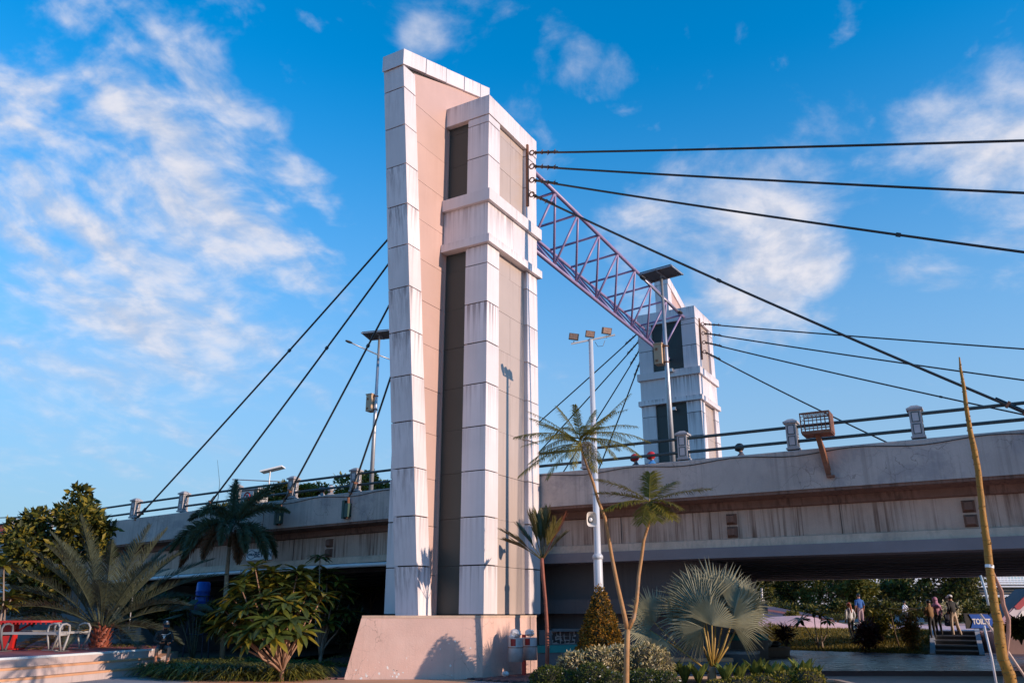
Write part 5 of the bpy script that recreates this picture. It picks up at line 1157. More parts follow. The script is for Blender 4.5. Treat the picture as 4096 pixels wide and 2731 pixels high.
# ------------------------------------------------------------------ round platform on the left
tiers = [(.62, 0.0), (.41, .30), (.205, .60)]; ed_px = [(0, 2631), (225, 2617), (450, 2603), (612, 2593)]
plat = thing('stepped_platform', 'round stepped platform with red floor and pale edging at lower left', 'platform', (-12, 24, 0)); po = Vector((-12, 24, 0))
m_riser = mat('riser_concrete', (.46, .37, .35), .8, .12, 1.5, streak=.3, fine=.08, crack=.4)
m_redfloor = mat('red_floor', (.30, .075, .075), .8, .15, 2, fine=.1); m_edge = mat('edge_white', (.60, .66, .68), .6, .08); m_trd = mat('tread_orange', (.55, .28, .15), .75, .12, 2)
for k, (z, pp) in enumerate(tiers):
    e = [gz(x, y, tiers[0][0]) for x, y in ed_px]; d0 = (e[0] - e[1]).normalized(); e = [e[0] + d0 * 9 + Vector((-3.5, 0, 0)), e[0] + d0 * 4 + Vector((-1, 0, 0))] + e
    fine = []
    for a, b_ in zip(e[:-1], e[1:]):
        for i in range(4): fine.append(a.lerp(b_, i / 4))
    fine.append(e[-1])
    for _ in range(3): fine = [fine[0]] + [(fine[i - 1] + fine[i] * 2 + fine[i + 1]) / 4 for i in range(1, len(fine) - 1)] + [fine[-1]]
    nn_ = [((fine[min(i + 1, len(fine) - 1)] - fine[max(i - 1, 0)])) for i in range(len(fine))]; fine = [p + Vector((v.y, -v.x, 0)).normalized() * pp for p, v in zip(fine, nn_)]; e = e[:-1] + [fine[-1]]
    back = [Vector((e[-1].x - .9, e[-1].y + 3.2 + .4 * k, 0)), Vector((-16, 31.5 + .1 * k, 0)), Vector((-32, 30 + .1 * k, 0)), Vector((-32, fine[0].y, 0))]
    poly = [(p.x - po.x, p.y - po.y) for p in fine + back]
    zb = tiers[k + 1][0] - .05 if k < 2 else -.1
    MB().prism(poly, zb, z - .012).build('tier', m_riser, plat)
    top = MB(); n = len(poly); top.add([(x, y, z - .008) for x, y in poly], [tuple(range(n))]); top.build('floor' if k == 0 else 'tread', m_redfloor if k == 0 else m_trd, plat)
    b = MB()
    for a, c in zip(fine[:-1], fine[1:]):
        a2, c2 = a - po, c - po; nrm = Vector((-(c - a).y, (c - a).x, 0)).normalized(); w_ = .12 if k == 0 else .10
        b.hexa([(a2.x + nrm.x * w_, a2.y + nrm.y * w_, z - .05), (a2.x - nrm.x * .012, a2.y - nrm.y * .012, z - .05), (c2.x - nrm.x * .012, c2.y - nrm.y * .012, z - .05), (c2.x + nrm.x * w_, c2.y + nrm.y * w_, z - .05)],
               [(a2.x + nrm.x * w_, a2.y + nrm.y * w_, z), (a2.x - nrm.x * .012, a2.y - nrm.y * .012, z), (c2.x - nrm.x * .012, c2.y - nrm.y * .012, z), (c2.x + nrm.x * w_, c2.y + nrm.y * w_, z)])
    b.build('edging', m_edge if k == 0 else m_trd, plat)
PZ_ = .62
tp_ = at(50, 2480, 24.6); t = thing('red_table', 'long red metal picnic table on the round platform', 'table', (tp_.x, tp_.y, PZ_))
zt = tp_.z - PZ_; b = MB(); k = 28; poly = []
for i in range(k):
    a = 6.2832 * i / k; c, s = math.cos(a), math.sin(a); poly.append((1.32 * math.copysign(abs(c) ** .8, c), .62 * math.copysign(abs(s) ** .6, s)))
b.prism(poly, zt - .05, zt); b.build('table_top', m_red, t)
b = MB()
for i in range(26): x = -1.25 + i * .1; b.cbox((x, -.60 * (1 - (abs(x) / 1.4) ** 4), zt - .075), (.035, .02, .045))
b.build('rim_tabs', m_red, t)
MB().box(-.17, .17, -.10, .10, .02, zt - .05).box(-.35, .35, -.25, .25, 0, .03).build('pedestal', m_red, t)
MB().tube([(-.6, 0, zt - .06), (0, 0, zt - .4)], .03, 6).tube([(.6, 0, zt - .06), (0, 0, zt - .4)], .03, 6).build('strut', m_red, t)
m_bench = mat('bench_grey', (.34, .33, .32), .5, .1, 4); m_benchd = mat('bench_dark', (.12, .12, .13), .5, .1, 4)
def bench(px, py, D, rz, ln, label, dark):
    p = at(px, py, D); t = thing('loop_bench', label, 'bench', (p.x, p.y, PZ_), rz, 'loop-ended benches')
    for s in (-1, 1):
        x = s * ln / 2; b = MB(); pts = [(x, -.05, .03), (x, -.20, .35), (x, -.24, .58), (x, -.16, .68), (x, .02, .70), (x, .18, .66), (x, .23, .52), (x, .17, .28), (x, .06, .03)]
        b.tube(pts, .03, 6).tube([(x, -.22, .42), (x, .21, .42)], .028, 6); e = b.build('end_loop', dark if s < 0 else m_bench, t, True)
        MB().box(x - .05, x + .05, -.25, .28, 0, .02).build('foot_plate', dark, e)
    for y in (-.14, .02, .18): MB().box(-ln / 2, ln / 2, y - .07, y + .065, .43, .49).build('seat_slat', m_bench, t)
    return t
bench(130, 2600, 23.3, R(-4), 1.62, 'grey loop-ended bench in front of the red table', m_benchd)
bench(265, 2590, 24.4, R(68), 1.0, 'pale loop-ended bench at the right end of the red table', m_bench)
bench(120, 2585, 25.8, R(2), 1.5, 'loop-ended bench on the far side of the red table', m_benchd)
# ------------------------------------------------------------------ blue barrel on its stand
bp = at(803, 2440, 32); t = thing('blue_barrel', 'blue plastic barrel raised on a stand in the dark under the left span', 'barrel', (bp.x, bp.y, 0)); zb = bp.z
MB().lathe([(.22, zb), (.25, zb + .03), (.25, zb + .3), (.265, zb + .33), (.25, zb + .36), (.25, zb + .66), (.265, zb + .69), (.25, zb + .72), (.24, zb + .98), (.2, zb + 1.02)], (0, 0, 0), 20).build('drum', m_blue, t, True)
st_ = MB()
for x in (-.28, .28):
    for y in (-.28, .28): st_.tube([(x * 1.25, y * 1.25, 0), (x, y, zb), (x * .95, y * .95, zb + .55)], .025, 6)
for z in (zb - .02, zb + .5, zb * .5): st_.tube([(-.28, -.28, z), (.28, -.28, z), (.28, .28, z), (-.28, .28, z), (-.28, -.28, z)], .022, 5)
st_.build('stand', mat('stand_dark', (.012, .03, .07), .6), t)
o = MB().tube([at(540, 2300, 27.5), at(515, 2520, 27.5)], .018, 6).build('garden_pole', m_steel); tag(o, 'thin pale pole leaning between the date palm and the seated person', 'pole')
# ------------------------------------------------------------------ waste bins by the plinth
m_bin = mat('bin_steel', (.52, .52, .53), .42, .15, 6, metal=.2, rough_var=.1, blot=.3, blot_col=(.3, .27, .25)); m_bag = mat('bag_plastic', (.72, .70, .70), .35, .2, 12, trans=.2); m_redbag = mat('bag_red', (.42, .02, .02), .45, .3, 14)
def binn(px, D, y0, y1, label, dent):
    lo = at(px, y1, D); hi = at(px, y0, D); t = thing('waste_bin', label, 'waste bin', lo, R(-15), 'waste bins'); h = hi.z - lo.z; r = .19
    k = 24; b = MB(); vs = []; zs = [0, h * .62, h * .66, h * .98]
    for z in zs: vs += [(r * math.cos(6.2832 * i / k), r * math.sin(6.2832 * i / k), z) for i in range(k)]
    win = lambda i: 16 <= i <= 18
    b.add(vs, [tuple(range(k))[::-1]] + [(j * k + i, j * k + (i + 1) % k, (j + 1) * k + (i + 1) % k, (j + 1) * k + i) for j in range(3) for i in range(k) if not (j == 2 and win(i))]); b.build('shell', m_bin, t, True)
    MB().ring((0, 0, h * .60), r + .004, .010, None, 24, 5).build('band', m_rust, t); MB().ring((0, 0, h * .98), r, .012, None, 24, 5).build('rim', m_bin, t)
    rb_ = random.Random(int(px)); b = MB(); b.lathe([(r * .9, h * .55), (r * .88, h * .7), (r * .85, h * .95), (r * .6, h * 1.0)], (0, 0, 0), 12); b.build('red_liner', m_redbag, t)
    return t
def bag(px, py, D, s, label, seed):
    c = at(px, py, D); rb_ = random.Random(seed); b = MB(); b.ball((0, 0, 0), (s, s * .8, s * .7), 12, 9)
    b.v = [tuple(Vector(v) * (1 + .35 * mnoise.noise(Vector(v) * (3.2 / s) + Vector((seed, 0, 0))))) for v in b.v]; o = b.build('rubbish_bag', m_bag, None, False, c); tag(o, label, 'bag', 'loose rubbish bags'); return o
binn(2063, 22.75, 2550, 2645, 'dented steel waste bin stuffed with rubbish, left of the pair by the plinth', 0); binn(2120, 23.25, 2548, 2638, 'steel waste bin with a red liner, right of the pair by the plinth', 1)
bag(2062, 2532, 22.75, .15, 'white plastic bag heaped on the left waste bin', 3); bag(2048, 2545, 22.7, .09, 'small pale bag on the left rim of the left bin', 4); bag(2118, 2530, 23.25, .13, 'crumpled clear bag sticking out of the right bin', 5); bag(2022, 2693, 22.5, .09, 'white bag lying on the bricks below the bins', 6)
p = at(2092, 2690, 23.25); t = thing('bin_post', 'red steel post carrying the two waste bins', 'post', (p.x, p.y, 0), R(-20)); MB().box(-.05, .05, .06, .12, 0, 1.05).build('upright', m_red, t); MB().box(-.16, .2, .12, .16, .50, .55).box(-.16, .2, .12, .16, .78, .83).build('cross_arm', m_red, t)
# ------------------------------------------------------------------ low walls, planters and seats under the deck
m_grey = mat('planter_grey', (.17, .16, .165), .8, .12, 1.5, fine=.06); m_teal = mat('teal_paint', (.02, .26, .24), .6, .12, 3, crack=.5, fine=.06)
a, b_ = at(2150, 2600, 25.4), at(2760, 2600, 27.5); dv = (b_ - a); an = math.atan2(dv.y, dv.x); ln = math.hypot(dv.x, dv.y)
t = thing('planter_wall', 'low grey planter wall with a teal coping behind the topiary', 'wall', (a.x, a.y, 0), an)
MB().box(0, ln, 0, .4, 0, .49).build('wall_base', m_grey, t); MB().box(-.03, ln + .03, -.03, .43, .492, .69).build('coping', m_teal, t)
a, b_ = at(2200, 2560, 26.3), at(2700, 2560, 27.6); dv = b_ - a; an = math.atan2(dv.y, dv.x); ln = math.hypot(dv.x, dv.y)
t = thing('mosaic_panel', 'dark stone mosaic panel with pale joints set in a grey frame', 'wall panel', (a.x, a.y, 0), an)
MB().box(-.35, .07, 0, .4, 0, 1.10).box(.07, ln, .05, .4, .3, .70).box(.07, ln, -.03, .4, 1.06, 1.14).build('frame', m_grey, t)
MB().box(.07, ln, .10, .2, .70, 1.06).build('grout', mat('grout_pale', (.50, .36, .32), .9), t)
rm = random.Random(19); m_mos = [mat('mosaic_a', (.045, .022, .022), .6, .3, 6), mat('mosaic_b', (.07, .035, .03), .6, .3, 6)]
for j in range(3):
    n_ = int(ln / .14)
    off = [.10 + .14 * i + rm.uniform(-.035, .035) for i in range(n_ + 1)]
    for i in range(n_):
        g_ = .011; z0_, z1_ = .70 + .12 * j + rm.uniform(-.03, .03), .70 + .12 * (j + 1) + rm.uniform(-.03, .03); s_ = rm.uniform(-.03, .03)
        MB().hexa([(off[i] + g_, .098, z0_ + g_), (off[i + 1] - g_, .098, z0_ + g_ + s_), (off[i + 1] - g_, .12, z0_ + g_ + s_), (off[i] + g_, .12, z0_ + g_)], [(off[i] + g_ + s_, .09, z1_ - g_), (off[i + 1] - g_ + s_, .09, z1_ - g_ - s_), (off[i + 1] - g_ + s_, .12, z1_ - g_ - s_), (off[i] + g_ + s_, .12, z1_ - g_)]).build('mosaic_stone', m_mos[rm.randint(0, 1)], t)
def drum(name, label, px, py_top, py_bot, D, hw_px, m, mtop, cat, rim=0):
    c = at(px, py_top, D); zt = c.z; r = hw_px / 3426 * D; t = thing(name, label, cat, (c.x, c.y, 0)); z0 = max(0, at(px, py_bot, D).z)
    MB().lathe([(r * .96, 0), (r * .98, zt * .5), (r, zt - .08), (r - .02, zt)], (0, 0, 0), 32).build('body', m, t, True)
    MB().lathe([(r + .015, zt - .07 - rim), (r + .02, zt - .01), (r, zt + .012), (r * .5, zt + .014)], (0, 0, 0), 32).build('rim', mtop, t); return t
drum('circular_bench', 'round concrete seat with a pale top beyond the fan palm', 2945, 2602, 2650, 26.5, 88, mat('seat_dark', (.09, .085, .09), .7), m_pave, 'bench')
drum('round_planter', 'round dark planter with a teal rim holding a bottle', 2960, 2535, 2590, 32.5, 105, m_grey, m_teal, 'planter', .12)
drum('round_planter', 'low brownish planter wall at the edge of the shiny paving', 3080, 2586, 2618, 33.5, 75, mat('planter_brown', (.20, .15, .13), .8, .15, 2), mat('planter_brown2', (.24, .16, .12), .8), 'planter', .03)
t = thing('orange_bench', 'low grey wall seat with an orange top edge behind the fan palm', 'bench', tuple(gz(2685, 2690))); MB().box(0, 1.75, 0, .7, 0, .30).build('base', m_grey, t); MB().box(-.02, 1.77, -.02, .72, .302, .39).build('edge', m_orange, t)
t = thing('water_bottle', 'clear blue water bottle on the teal-rimmed planter', 'bottle', at(3027, 2535, 32.2)); MB().lathe([(.13, 0), (.13, .14), (.115, .16), (.13, .18), (.13, .26), (.06, .32), (.05, .36)], (0, 0, 0), 14).build('body', mat('bottle_blue', (.45, .62, .70), .15, .2, 12, trans=.3), t, True); MB().lathe([(.055, .355), (.055, .385)], (0, 0, 0), 10).build('cap', m_blue, t)
for k, (px, py, D) in enumerate(((3070, 2572, 33.2), (3045, 2578, 33.0), (3098, 2576, 33.3))):
    b = MB(); b.ball((0, 0, .08), (.22, .16, .12), 10, 7); b.v = [tuple(Vector(v) * (1 + .3 * mnoise.noise(Vector(v) * 7 + Vector((k * 5, 0, 0))))) for v in b.v]
    o = b.build('carry_bag', m_black if k != 0 else mat('bag_bw', (.3, .3, .3), .6, .6, 12), None, True, at(px, py + 8, D)); tag(o, ('black and white cloth bag in the middle of the low brownish planter', 'black bag on the low brownish planter, left one', 'black bag on the low brownish planter, right one')[k], 'bag', 'bags on the planter')
# ------------------------------------------------------------------ toilet sign, mural ramp, far viaduct
sg = at(3926, 2484, 37.6); t = thing('toilet_sign', 'blue arrow-shaped TOILET sign on a dark board beside the stairs', 'sign', (sg.x, sg.y, 0)); t.scale = (1.14, 1.14, 1.14)
zc = sg.z / 1.14; MB().box(-.62, .3, .0, .05, zc - .26, zc + .30).build('back_board', m_black, t)
b = MB(); s = 1; b.extr([(-.46, -.24), (.26, -.24), (.50, 0), (.26, .26), (-.46, .26), (-.34, .0)], (0, -.03, zc), (0, -.004, zc), (1, 0, 0), (0, 0, 1)); b.build('arrow', m_blue, t)
text_mesh('TOILET', .27, m_whitep, 'lettering', t, (-.02, -.036, zc - .01), (R(90), 0, 0), bold=.008, sx=.78)
MB().box(.05, .12, .051, .10, 0, zc + .1).build('post', m_steel, t)
MD = 38.2; q = lambda px, py, dd=0.0: at(px, py, MD + dd)
def slab(pts, th, name, m, parent=None, dd=0.0):
    P = [q(x, y, dd) for x, y in pts]; n = len(P); b = MB(); b.add(P + [p + Vector((.15, th, 0)) for p in P], [tuple(range(n)), tuple(range(n, 2 * n))[::-1]] + [(i, n + i, n + (i + 1) % n, (i + 1) % n) for i in range(n)]); return b.build(name, m, parent)
mr = thing('painted_ramp', 'sloping ramp wall painted pink, lilac and slate at the right edge', 'wall')
slab([(3902, 2622), (3911, 2566), (4002, 2478), (4130, 2352), (4130, 2622)], 1.6, 'wall', mat('mural_slate', (.07, .085, .10), .7, .15, 2), mr)
slab([(3905, 2619), (3912, 2566), (4002, 2478), (4130, 2346), (4130, 2430), (4050, 2500)], .02, 'lilac_stripe', mat('mural_lilac', (.42, .28, .36), .7, .15, 2, blot=.4, blot_col=(.3, .12, .16)), mr, -.03)
slab([(4035, 2452), (4130, 2362), (4130, 2402), (4060, 2470)], .01, 'white_stripe', mat('mural_white', (.6, .56, .62), .7, .1, 3), mr, -.06)
slab([(4058, 2424), (4130, 2352), (4130, 2376), (4068, 2436)], .01, 'red_stripe', mat('mural_red', (.36, .05, .07), .7, .1, 3), mr, -.09)
slab([(4062, 2478), (4088, 2442), (4100, 2444), (4090, 2468), (4072, 2490)], .01, 'arrow', m_whitep, mr, -.09)
VD = 82; vz = lambda py: at(3800, py, VD).z
v = thing('far_viaduct', 'distant grey viaduct with pipes and white railing seen under the bridge', 'bridge', (40, VD, 0))
MB().box(-60, 45, 0, 6, vz(2372), vz(2345)).build('girder', mat('viaduct_grey', (.20, .19, .19), .8, .15, .5, streak=.4), v)
MB().box(-60, 45, -.5, 7, vz(2345), vz(2338)).build('deck', m_under, v)
for py in (2327, 2336, 2346): MB().tube([(-60, -.7, vz(py)), (45, -.7, vz(py))], .085, 6).build('pipe', m_pipe, v)
for py in (2304, 2318): MB().tube([(-60, -.3, vz(py)), (45, -.3, vz(py))], .06, 5).build('rail', m_whitep, v)
rb = MB()
for i in range(130): rb.box(-22 + i * .32, -22 + i * .32 + .09, -.33, -.27, vz(2335), vz(2290))
rb.build('railing_bars', m_whitep, v)['kind'] = 'stuff'
for x in (-30, -14, 2, 18): MB().box(x, x + 1.6, .5, 5.5, 0, vz(2372)).build('pier', m_under, v)
bl = thing('far_building', 'pale bluish building front behind the far viaduct', 'building', (38, 92, 0)); MB().box(-14, 16, 0, 8, 0, 9).build('wall', mat('bldg_pale', (.62, .66, .74), .6, .1, .5), bl)
wm = MB().box(-.55, .55, -.03, .02, -.7, .7).mesh('window', mat('bldg_glass', (.12, .2, .32), .2))
for i in range(10):
    for j in range(2):
        o = inst('window', wm, bl, (-12.5 + i * 2.9, -.01, 4.2 + j * 2.4))
# pale-flower standards and a grey post on the terrace
p = at(3050, 2470, 52); o = MB().tube([(p.x, p.y, .8), at(3046, 2350, 52)], .06, 6).build('terrace_post', m_steel); tag(o, 'grey post behind the white-flowered bush', 'post')
# ------------------------------------------------------------------ people
SK = mat('skin', (.36, .17, .10), .55, .08, 10); SK2 = mat('skin_warm', (.50, .19, .10), .55, .08, 10); HAIR = mat('hair_black', (.012, .010, .010), .5)
def cm(name, c, r=.8): return mat(name, c, r, .14, 14)
J_ST = dict(pelvis=(0, 0, .93), spine=(0, .01, 1.12), chest=(0, .0, 1.32), neck=(0, .0, 1.47), head=(0, .02, 1.57), top=(0, .02, 1.66),
            shL=(.17, 0, 1.39), elL=(.23, -.03, 1.13), wrL=(.22, .07, .90), haL=(.215, .10, .83), shR=(-.17, 0, 1.39), elR=(-.23, -.03, 1.13), wrR=(-.22, .07, .90), haR=(-.215, .10, .83),
            hiL=(.09, 0, .88), knL=(.10, .03, .49), anL=(.10, 0, .09), toL=(.11, .15, .03), hiR=(-.09, 0, .88), knR=(-.10, .03, .49), anR=(-.10, 0, .09), toR=(-.11, .15, .03))
RAD = dict(pelvis=.135, spine=.125, chest=.14, neck=.055, head=.088, top=.075, sh=.068, el=.047, wr=.032, ha=.034, hi=.088, kn=.060, an=.042, to=.034)
BONES = [('pelvis', 'spine', 'shirt'), ('spine', 'chest', 'shirt'), ('chest', 'neck', 'shirt'), ('neck', 'head', 'skin'), ('head', 'top', 'skin')]
for s in 'LR': BONES += [('chest', 'sh' + s, 'shirt'), ('sh' + s, 'el' + s, 'shirt'), ('el' + s, 'wr' + s, 'sleeve'), ('wr' + s, 'ha' + s, 'skin'), ('pelvis', 'hi' + s, 'pants'), ('hi' + s, 'kn' + s, 'pants'), ('kn' + s, 'an' + s, 'shin'), ('an' + s, 'to' + s, 'shoe')]
def person(label, loc, rz, H, cl, pose=None, head='hair', headcol=None, group=None, extra=None, bulk=1.0):
    k = H / 1.70; J = dict(J_ST); J.update(pose or {})
    J = {n: Vector(v) * k for n, v in J.items()}
    names = list(J); idx = {n: i for i, n in enumerate(names)}; vs = [J[n] for n in names]; rs = [RAD[n if n in RAD else n[:2]] * k * (bulk if n in ('pelvis', 'spine', 'chest') else 1) for n in names]
    es = [(idx[a], idx[b]) for a, b, _ in BONES]; bn = [(J[a], J[b], m) for a, b, m in BONES]
    for s in 'LR':      # five fingers, unequal and slightly curled
        w_, h = J['wr' + s], J['ha' + s]; d = (h - w_).normalized(); sd = d.cross(Vector((0, 1, 0))); sd = sd.normalized() if sd.length > .1 else Vector((1, 0, 0)); cu = sd.cross(d)
        for f, (o, l_) in enumerate(((-.024, .062), (-.008, .075), (.008, .07), (.022, .055), (-.045, .035))):
            base = h + sd * o * k + d * (.015 if f < 4 else -.02) * k; t1 = base + (d * l_ * .55 + cu * .006) * k; t2 = t1 + (d * .8 + cu * .6).normalized() * l_ * .5 * k
            i0 = len(vs); vs += [base, t1, t2]; rs += [.009 * k, .009 * k, .007 * k]; es += [(idx['ha' + s], i0), (i0, i0 + 1), (i0 + 1, i0 + 2)]; bn += [(base, t2, 'skin')]
    me = bpy.data.meshes.new('body'); me.from_pydata(vs, es, []); o = bpy.data.objects.new('body_tmp', me); COL.objects.link(o)
    md = o.modifiers.new('skin', 'SKIN'); md.use_smooth_shade = True; md.branch_smoothing = .6
    for v_, r_ in zip(me.skin_vertices[0].data, rs): v_.radius = (r_, r_)
    me.skin_vertices[0].data[idx['pelvis']].use_root = True
    o.modifiers.new('sub', 'SUBSURF').levels = 1; o.modifiers['sub'].render_levels = 1
    dg = bpy.context.evaluated_depsgraph_get(); bm = bpy.data.meshes.new_from_object(o.evaluated_get(dg)); bpy.data.objects.remove(o); bm.name = 'body'
    slots = ['shirt', 'sleeve', 'skin', 'pants', 'shin', 'shoe']; col = dict(skin=SK, shoe=HAIR); col.update(cl); col.setdefault('sleeve', col['shirt']); col.setdefault('shin', col['pants'])
    bm.materials.clear()
    for s in slots: bm.materials.append(col[s])
    for p in bm.polygons:
        c = Vector(p.center); best = 1e9; w_ = 'shirt'
        for a, b, m in bn:
            ab = b - a; t_ = max(0, min(1, (c - a).dot(ab) / max(1e-9, ab.length_squared))); dd = (c - (a + ab * t_)).length
            if dd < best: best = dd; w_ = m
        p.material_index = slots.index(w_); p.use_smooth = True
    t = thing('person', label, 'person', loc, rz, group); inst('body', bm, t)
    hd = (J['head'] + J['top']) * .5; up = (J['top'] - J['neck']).normalized(); q = Vector((0, 0, 1)).rotation_difference(up).to_matrix()
    def hp(x, y, z): return hd + q @ (Vector((x, y, z)) * k)
    fc = MB(); fc.ball(hp(.032, .085, .0), .011 * k, 6, 5).ball(hp(-.032, .085, .0), .011 * k, 6, 5).ball(hp(0, .10, -.035), (.013 * k, .018 * k, .020 * k), 6, 5).cbox(hp(0, .088, -.068), (.04 * k, .012 * k, .008 * k)); fc.build('face_features', mat('face_dark', (.16, .06, .045), .6), t, True)
    er = MB(); er.ball(hp(.088, .0, -.01), (.012 * k, .022 * k, .03 * k), 6, 5).ball(hp(-.088, .0, -.01), (.012 * k, .022 * k, .03 * k), 6, 5); er.build('ears', col['skin'], t, True)
    if head == 'hair' or head == 'cap':
        b = MB(); b.ball(hp(0, -.014, .022), (.098 * k, .108 * k, .095 * k), 12, 8, q)
        if head == 'hair': b.build('hair', headcol or HAIR, t, True)
        else:
            b = MB(); b.ball(hp(0, -.005, .03), (.105 * k, .115 * k, .085 * k), 14, 8, q); c_ = b.build('cap', headcol or HAIR, t, True)
            MB().cbox(hp(0, .14, .025), (.15 * k, .12 * k, .012 * k), M=q @ Matrix.Rotation(R(-14), 3, 'X')).build('brim', headcol or HAIR, c_)
            MB().ball(hp(0, -.03, -.005), (.094 * k, .095 * k, .075 * k), 10, 7, q).build('hair', HAIR, t, True)
    elif head == 'hijab':
        b = MB(); b.lathe([(.02, .13), (.075, .115), (.112, .05), (.115, -.04), (.10, -.12), (.14, -.19), (.20, -.27), (.215, -.36)], (0, 0, 0), 14, 1, .85); b.v = [tuple(hd + q @ (Vector(v) * k + Vector((0, -.03 * k, 0)))) for v in b.v]; b.build('headscarf', headcol, t, True)
    elif head == 'tail':
        MB().ball(hp(0, -.014, .022), (.10 * k, .11 * k, .10 * k), 12, 8, q).tube([hp(0, -.10, .05), hp(0, -.14, -.08), hp(.01, -.13, -.25), hp(.02, -.13, -.40)], [.045 * k, .05 * k, .045 * k, .02 * k], 7).build('hair', headcol or HAIR, t, True)
    elif head == 'helmet':
        b = MB(); b.ball(hp(0, .0, .015), (.135 * k, .155 * k, .14 * k), 16, 12, q); he = b.build('helmet', headcol, t, True); MB().ball(hp(0, .055, -.02), (.112 * k, .11 * k, .07 * k), 12, 8, q).build('visor', m_black, he, True)
    if extra: extra(t, J, k)
    return t
black, navy, white_c = cm('cloth_black', (.02, .02, .022)), cm('cloth_navy', (.02, .025, .05)), cm('cloth_white', (.62, .62, .66))
SEAT = dict(pelvis=(0, 0, .50), spine=(0, .05, .70), chest=(0, .14, .90), neck=(0, .20, 1.03), head=(0, .25, 1.11), top=(0, .28, 1.19), shL=(.17, .12, .95), elL=(.25, .18, .70), wrL=(.12, .40, .66), haL=(.06, .46, .67), shR=(-.17, .12, .95), elR=(-.25, .16, .70), wrR=(-.14, .38, .64), haR=(-.09, .44, .64),
            hiL=(.10, .02, .48), knL=(.19, .44, .50), anL=(.20, .42, .09), toL=(.22, .56, .03), hiR=(-.10, .02, .48), knR=(-.14, .44, .52), anR=(-.10, .52, .09), toR=(-.10, .66, .03))
# seated man on the platform corner, looking down at his phone
def phone(t, J, k):
    h = J['haL']; MB().cbox(h + Vector((-.02, .05, .02)), (.15, .075, .012), M=Matrix.Rotation(R(30), 3, 'X')).build('phone', m_black, t)
    c = J['chest']; b = MB(); b.cbox(c + Vector((.02, .145, -.06)), (.09, .012, .02)).cbox(c + Vector((.02, .15, -.10)), (.04, .012, .05)).tube([c + Vector((-.15, .10, .02)), c + Vector((-.05, .15, -.03)), c + Vector((.10, .145, -.02))], .006, 4).build('shirt_print', m_whitep, t)
    MB().cbox(((J['head'] + J['top']) * .5) + Vector((0, .10, .075)), (.05, .02, .03)).build('cap_emblem', m_whitep, t)
sp_ = at(642, 2590, 24.5)
person('person in a black jacket and cap sitting on the platform edge with a phone', (sp_.x + .02, sp_.y + .05, .17), R(180 + 30), 1.66, dict(shirt=black, pants=cm('shorts_grey', (.10, .10, .11)), shin=SK2, shoe=SK2, skin=SK2), SEAT, 'cap', m_black, extra=phone)
# people on the terrace, bank and stairs
def pp(px, py_feet, D): return on_bank(px, py_feet)
p = pp(3390, 2492, 50); person('person in a white jacket and black trousers standing on the terrace with folded arms', p, R(170), 1.68, dict(shirt=white_c, pants=black), dict(elL=(.24, .06, 1.12), wrL=(.02, .20, 1.16), haL=(-.06, .21, 1.17), elR=(-.24, .06, 1.12), wrR=(-.02, .22, 1.10), haR=(.06, .22, 1.10)), group='people on the terrace')
def paperbag(t, J, k): h = J['haL']; MB().cbox(h + Vector((.02, 0, -.22)), (.20, .03, .30)).build('carrier_bag', mat('bag_paleblue', (.6, .72, .78), .5), t)
p = pp(3412, 2556, 41.6); person('woman with long orange hair in a white top climbing the grass bank', p, R(10), 1.58, dict(shirt=white_c, pants=cm('trousers_grey', (.20, .17, .15)), shoe=cm('shoe_pale', (.5, .45, .4))), dict(knL=(.10, .10, .52), anL=(.10, .02, .12), elL=(.25, -.04, 1.13), anR=(-.10, -.14, .10), toR=(-.11, 0, .03)), 'tail', mat('hair_orange', (.42, .10, .04), .5), 'people on the terrace', paperbag)
p = pp(3450, 2510, 45.5); person('man in a blue shirt seen from behind above the purple-red bush', p, R(5), 1.70, dict(shirt=cm('shirt_blue', (.02, .10, .32)), sleeve=SK, pants=cm('pants_pink', (.35, .24, .24))), None, 'hair', None, 'people on the terrace', None, 1.1)
def strap(t, J, k): MB().tube([J['shR'] + Vector((0, -.12, .06)), J['spine'] + Vector((.06, -.15, .05)), J['pelvis'] + Vector((.15, -.10, .05))], .025, 5).build('bag_strap', m_black, t)
p = pp(3630, 2500, 47); person('person in a white top with a dark shoulder strap, half hidden by the rust-orange bush', p, R(20), 1.45, dict(shirt=white_c, pants=navy), None, 'hair', None, 'people on the terrace', strap)
p = pp(3737, 2560, 39.8); person('person in a brown jacket and black trousers on the left of the stairs', p, R(15), 1.66, dict(shirt=cm('jacket_brown', (.22, .115, .045)), pants=black), dict(elL=(.20, .12, 1.14), wrL=(.05, .25, 1.12), haL=(0, .27, 1.12), elR=(-.20, .12, 1.14), wrR=(-.05, .25, 1.08), haR=(0, .27, 1.08)), 'hair', None, 'people on the stairs', None, 1.15)
p = pp(3762, 2545, 41.0); person('woman in a mauve headscarf and long top on the stairs', p, R(5), 1.62, dict(shirt=cm('top_mauve', (.30, .14, .19)), pants=black), None, 'hijab', cm('scarf_mauve', (.42, .19, .30)), 'people on the stairs', None, 1.15)
p = pp(3826, 2548, 40.6); person('man in a white cap, black jacket and beige trousers climbing the stairs', p, R(8), 1.74, dict(shirt=black, pants=cm('pants_beige', (.50, .38, .28)), shoe=cm('shoe_white', (.5, .5, .5))), dict(knL=(.16, .04, .50), anL=(.24, -.02, .12), toL=(.26, .12, .08), elL=(.21, -.10, 1.16), wrL=(.16, .08, 1.05), haL=(.14, .12, 1.02), elR=(-.21, -.10, 1.16), wrR=(-.16, .08, 1.05), haR=(-.14, .12, 1.02)), 'cap', cm('cap_white', (.75, .74, .76)), 'people on the stairs', None, 1.2)
SIT2 = {n: (v[0], v[1], v[2]) for n, v in SEAT.items()}
